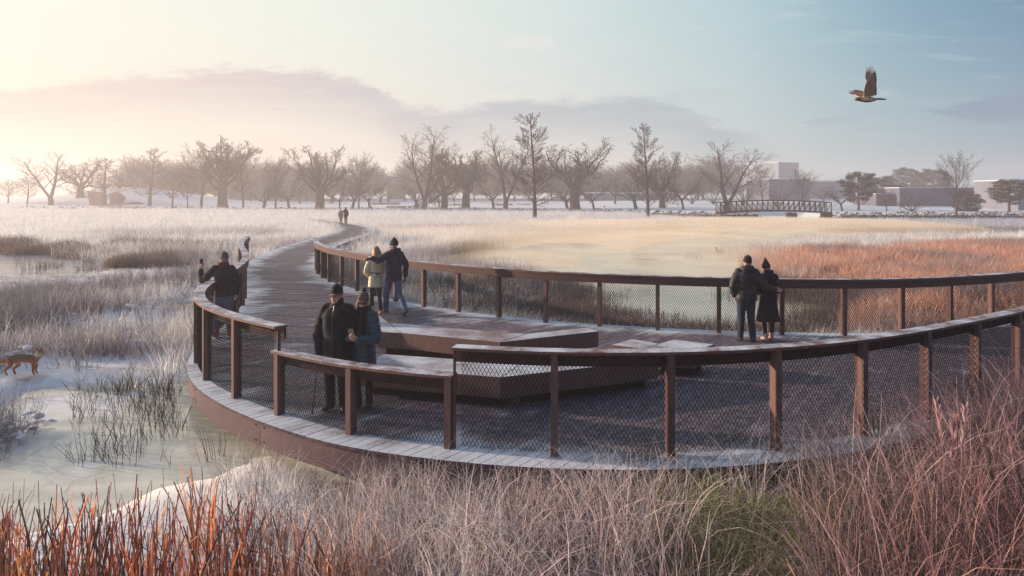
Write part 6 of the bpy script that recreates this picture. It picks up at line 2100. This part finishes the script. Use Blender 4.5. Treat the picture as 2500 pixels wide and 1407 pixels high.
def rubble():
    """the band of snow-capped stones along the bank"""
    pts = []
    mb = MB()
    for k in range(3): pass
    protos = []
    mR, t = nt('snowy_stone'); g = NG(t)
    nz = g.n('ShaderNodeSeparateXYZ'); g.l(g.n('ShaderNodeNewGeometry').outputs['Normal'], nz.inputs[0])
    c = g.mix(g.map(g.math('ADD', nz.outputs[2], g.math('MULTIPLY', g.noise(g.pos(), 3, 3), .4)), .75, 1.0), lin(74, 58, 60), lin(220, 224, 230))
    g.bsdf(c, .9, .1)
    for k in range(4):
        b = MB(); b.ellipsoid((0, 0, 0), (.5, .4, .3), nu=8, nv=6)
        b.v[0] = b.v[0] * (1 + rng.normal(0, .16, (len(b.v[0]), 1)))
        protos.append(b.mesh('stone_%d' % k, mR))
    n = 9000
    x = rng.uniform(-120, 90, n); y = bank_y(x) + rng.normal(.6, 1.5, n)
    k = (sd_poly(x, y, CHAN) > -.2) & (rng.uniform(0, 1, n) < np.clip((x + 60) / 90, .22, 1))
    x, y = x[k], y[k]; n = len(x)
    s = rng.uniform(.3, .85, (n, 1)) ** 1.2 * np.array([[1, 1, 1]])
    scatter('rubble', 'band of dark snow-capped stones along the top of the bank', 'stones', protos, np.stack([x, y, height(x, y) + .06], 1), rotv(n, .2), s, np.ones((n, 4)), rng.integers(0, 4, n))


rubble()

# ------------------------------------------------------------------ buildings, hedges and other things far behind
M_wall = simple_mat('render_lilac_grey', lin(92, 92, 112), lin(102, 102, 122), .4, rough=.9, bump=.1)
M_wall2 = simple_mat('render_pale', lin(112, 114, 132), lin(126, 126, 142), .4, rough=.9, bump=.1)
M_tower = simple_mat('tower_cladding', lin(122, 136, 150), lin(132, 146, 160), .3, rough=.7, bump=.1)
M_win = simple_mat('dark_glazing', lin(84, 84, 96), lin(96, 96, 108), .5, rough=.25, spec=.6, bump=.02)
M_snow = simple_mat('roof_snow', lin(222, 226, 232), lin(232, 234, 238), 2, rough=.8, bump=.2, bd=.05)
M_rust = simple_mat('pavilion_cladding', lin(150, 122, 118), lin(166, 138, 132), 1.5, rough=.85)


def gz(x, y): return float(height(np.array([float(x)]), np.array([float(y)]))[0])


def building(name, pxa, pxb, top, base, d, depth, mat, label, cat='building', roof=.35, wins=0, pil=0, skew=0.0):
    x0, x1 = (pxa - CX) * d / FPX, (pxb - CX) * d / FPX
    z0 = gz((x0 + x1) / 2, d) - .6; z1 = CAMZ - (top - HY) * d / FPX
    root = empty(name, ((x0 + x1) / 2, d + depth / 2, z0), skew, label, cat)
    w = x1 - x0; h = z1 - z0
    mb = MB(); mb.box((0, 0, h / 2), (w, depth, h)); mb.build('wall', mat, root)
    mb = MB(); mb.box((0, 0, h + roof / 2), (w + roof, depth + roof, roof)); mb.build('roof', M_snow, root)
    for k in range(wins):
        mb = MB(); cx = -w / 2 + w * (k + .5) / wins
        mb.box((cx, -depth / 2 - .03, h * .52), (w / wins * .62, .10, h * .36)); mb.build('window', M_win, root)
    for k in range(pil + 1 if pil else 0):
        mb = MB(); cx = -w / 2 + w * k / pil
        mb.box((cx, -depth / 2 - .25, h / 2), (.8, .5, h)); mb.build('pilaster', mat, root)
    return root


building('long_wall_building', 2196, 2486, 459, 519, 150, 14, M_wall, 'long blank lilac grey building behind the fan-shaped shrub', roof=.12)
building('side_block', 2139, 2196, 474, 519, 152, 10, M_wall, 'lower grey block joined to the near end of the long blank building', roof=.12)
building('edge_building', 2486, 2600, 440, 521, 125, 12, M_wall2, 'pale building cut by the right edge of the photo', roof=.12)
building('grey_block', 1878, 1978, 438, 500, 205, 20, M_wall, 'plain square grey block below the tower', roof=.15)
building('tower', 1866, 1938, 397, 500, 330, 22, M_tower, 'tall pale grey tower rising behind the trees', cat='tower', roof=.2, skew=.5)
building('flat_hall', 1972, 2078, 444, 500, 260, 20, M_wall2, 'faint flat-roofed hall between the grey block and the snow-dusted pine', roof=.5)
building('far_hall', 2150, 2210, 437, 500, 300, 16, M_tower, 'very faint far hall between two pines', roof=.3)
building('pavilion', 1436, 1648, 473, 497, 215, 12, M_wall2, 'low flat-roofed pavilion with pilasters behind the oaks', roof=.5, pil=6)
building('small_house', 1352, 1380, 480, 498, 215, 10, M_wall2, 'small pale house left of the great dark oak trunk', roof=.4, wins=2)
building('villa', 556, 690, 462, 500, 262, 14, M_wall2, 'faint pale villa behind the low forking trees on the left', roof=.6, wins=5)
building('barn', 700, 756, 450, 500, 255, 14, M_wall, 'hazy tall barn between the two big oaks on the left', roof=.4, wins=2)
building('cream_block', 944, 972, 432, 500, 265, 12, M_wall2, 'faint cream block seen between the trees left of the split-trunk tree', roof=.3, wins=1)


def pavilion_cone(pts, d, depth, label):
    """wedge-shaped pavilion whose outline leans outwards; pts are photo corners"""
    P = [((px - CX) * d / FPX, CAMZ - (py - HY) * d / FPX) for px, py in pts]
    cx = sum(p[0] for p in P) / len(P); z0 = min(p[1] for p in P)
    root = empty('tapered_pavilion', (cx, d, z0), label=label, cat='pavilion', group='tapered pavilions beside the hillock')
    mb = MB(); n = len(P)
    b = mb.verts([(p[0] - cx, 0, p[1] - z0 - (.5 if p[1] - z0 < .8 else 0)) for p in P] + [((p[0] - cx) * .8, depth, p[1] - z0 - (.5 if p[1] - z0 < .8 else 0)) for p in P])
    mb.ngon([b + i for i in range(n)]); mb.ngon([b + n + i for i in range(n)][::-1])
    mb.quads([(b + i, b + n + i, b + n + (i + 1) % n, b + (i + 1) % n) for i in range(n)])
    mb.build('shell', M_rust, root)
    return root


pavilion_cone([(219, 497), (247, 497), (249, 471), (213, 467)], 165, 2.2, 'reddish tapered pavilion nearest to the hillock oak')
pavilion_cone([(269, 497), (289, 497), (298, 482), (284, 473), (275, 470), (267, 473)], 166, 2.2, 'reddish many-sided pavilion beside the tall pointed tree')
mb = MB()
x, d = (300 - CX) * 162 / FPX, 162
for (a, b, z, h) in ((262, 344, 498.5, .35), (306, 336, 495.5, .30)):
    xa, xb = (a - CX) * d / FPX, (b - CX) * d / FPX
    mb.box(((xa + xb) / 2, d, CAMZ - (z - HY) * d / FPX), (xb - xa, 3, h))
tag(mb.build('picnic_platform', M_rust), 'low reddish stepped platform beside the tapered pavilions', 'platform')


def hedge(pxa, pxb, top, base, d, label):
    x0, x1 = (pxa - CX) * d / FPX, (pxb - CX) * d / FPX
    z0 = CAMZ - (base - HY) * d / FPX; h = (base - top) * d / FPX
    mb = MB()
    n = int((x1 - x0) * 60)
    P = np.stack([rng.uniform(x0, x1, n), d + rng.uniform(-.7, .7, n), z0 - .3 + (h + .3) * rng.uniform(0, 1, n) ** .7], 1)
    top_ = P[:, 2] > z0 + h * .72
    q = P + rng.normal(0, .16, (n, 3)) * np.array([1, 1, .5])
    sd = rng.normal(0, 1, (n, 3)); sd /= np.linalg.norm(sd, axis=1, keepdims=True)
    col = np.stack([np.where(top_, rng.uniform(.1, .8, n), 0), rng.uniform(0, 1, n), np.zeros(n), np.ones(n)], 1)
    mb.ribbons(np.stack([P, q], 1), np.full((n, 2), .24), sd, np.repeat(col[:, None, :], 2, 1))
    o = mb.build('hedge', simple_hedge)
    tag(o, label, 'hedge', 'clipped hedges before the trees')


def hm():
    m, t = nt('hedge_leaves'); g = NG(t)
    at = g.n('ShaderNodeSeparateColor'); g.l(g.col(), at.inputs[0])
    c = g.mix(at.outputs[0], g.mix(at.outputs[1], lin(92, 62, 62), lin(120, 82, 76)), lin(214, 214, 218)); g.bsdf(c, .9, .1)
    return m


simple_hedge = hm()
hedge(946, 1004, 503, 509, 152, 'long low clipped hedge left of the split-trunk tree')
hedge(1005, 1041, 500, 509, 151, 'rounded clipped hedge behind the split-trunk tree')
hedge(905, 978, 495, 500, 185, 'farther faint hedge below the cream block')
hedge(1092, 1130, 498, 504, 175, 'short hedge between the two middle oaks')
hedge(1208, 1252, 497, 504, 172, 'hedge behind the tall vase-shaped tree left of the tallest pointed tree')
hedge(1262, 1306, 498, 504, 178, 'low hedge just left of the tallest pointed tree')

M_iron = simple_mat('fence_iron', lin(92, 78, 82), lin(104, 90, 92), 3, rough=.7)


def fence(pxa, pxb, d, label):
    x0, x1 = (pxa - CX) * d / FPX, (pxb - CX) * d / FPX
    root = empty('iron_fence', ((x0 + x1) / 2, d, gz((x0 + x1) / 2, d)), label=label, cat='fence', group='iron fences behind the trees')
    mb = MB()
    for z in (.15, 1.25): mb.box((0, 0, z), (x1 - x0, .05, .06))
    mb.build('rails', M_iron, root)
    mb = MB()
    for k in range(int((x1 - x0) / .55)): mb.box((x0 - root.location.x + k * .55, 0, .65), (.035, .035, 1.3))
    mb.build('bars', M_iron, root)


fence(540, 850, 188, 'pale iron fence behind the oaks left of the distant couple')
fence(1040, 1400, 190, 'pale iron fence behind the trees in the middle')


def lamp(px, top, d, label):
    x = (px - CX) * d / FPX; z = gz(x, d); H = CAMZ - (top - HY) * d / FPX - z
    root = empty('street_lamp', (x, d, z), label=label, cat='street lamp', group='park lamps')
    mb = MB(); mb.tubes(np.array([(0, 0, -.1), (0, 0, H * .5), (0, 0, H)]), np.array([.09, .07, .055]), 6, cap=True); mb.build('pole', M_iron, root)
    mb = MB(); mb.tubes(np.array([(0, 0, H - .5), (-.9, 0, H - .42), (-2.2, 0, H - .45)]), np.array([.045, .04, .04]), 5, cap=True); mb.build('arm', M_iron, root)
    mb = MB(); mb.ellipsoid((-2.3, 0, H - .55), (.3, .18, .12), nu=10, nv=6); mb.build('lamp_head', M_iron, root)


lamp(2197, 447, 128, 'tall thin street lamp in front of the long grey wall')
lamp(1110, 470, 170, 'thin lamp post between the two middle oaks')
fox(float(height(np.array([-9.6]), np.array([13.4]))[0]) + .03)
otter(WZ + .0)
lone_walker(float(height(np.array([16.3]), np.array([121.]))[0]) + .02)
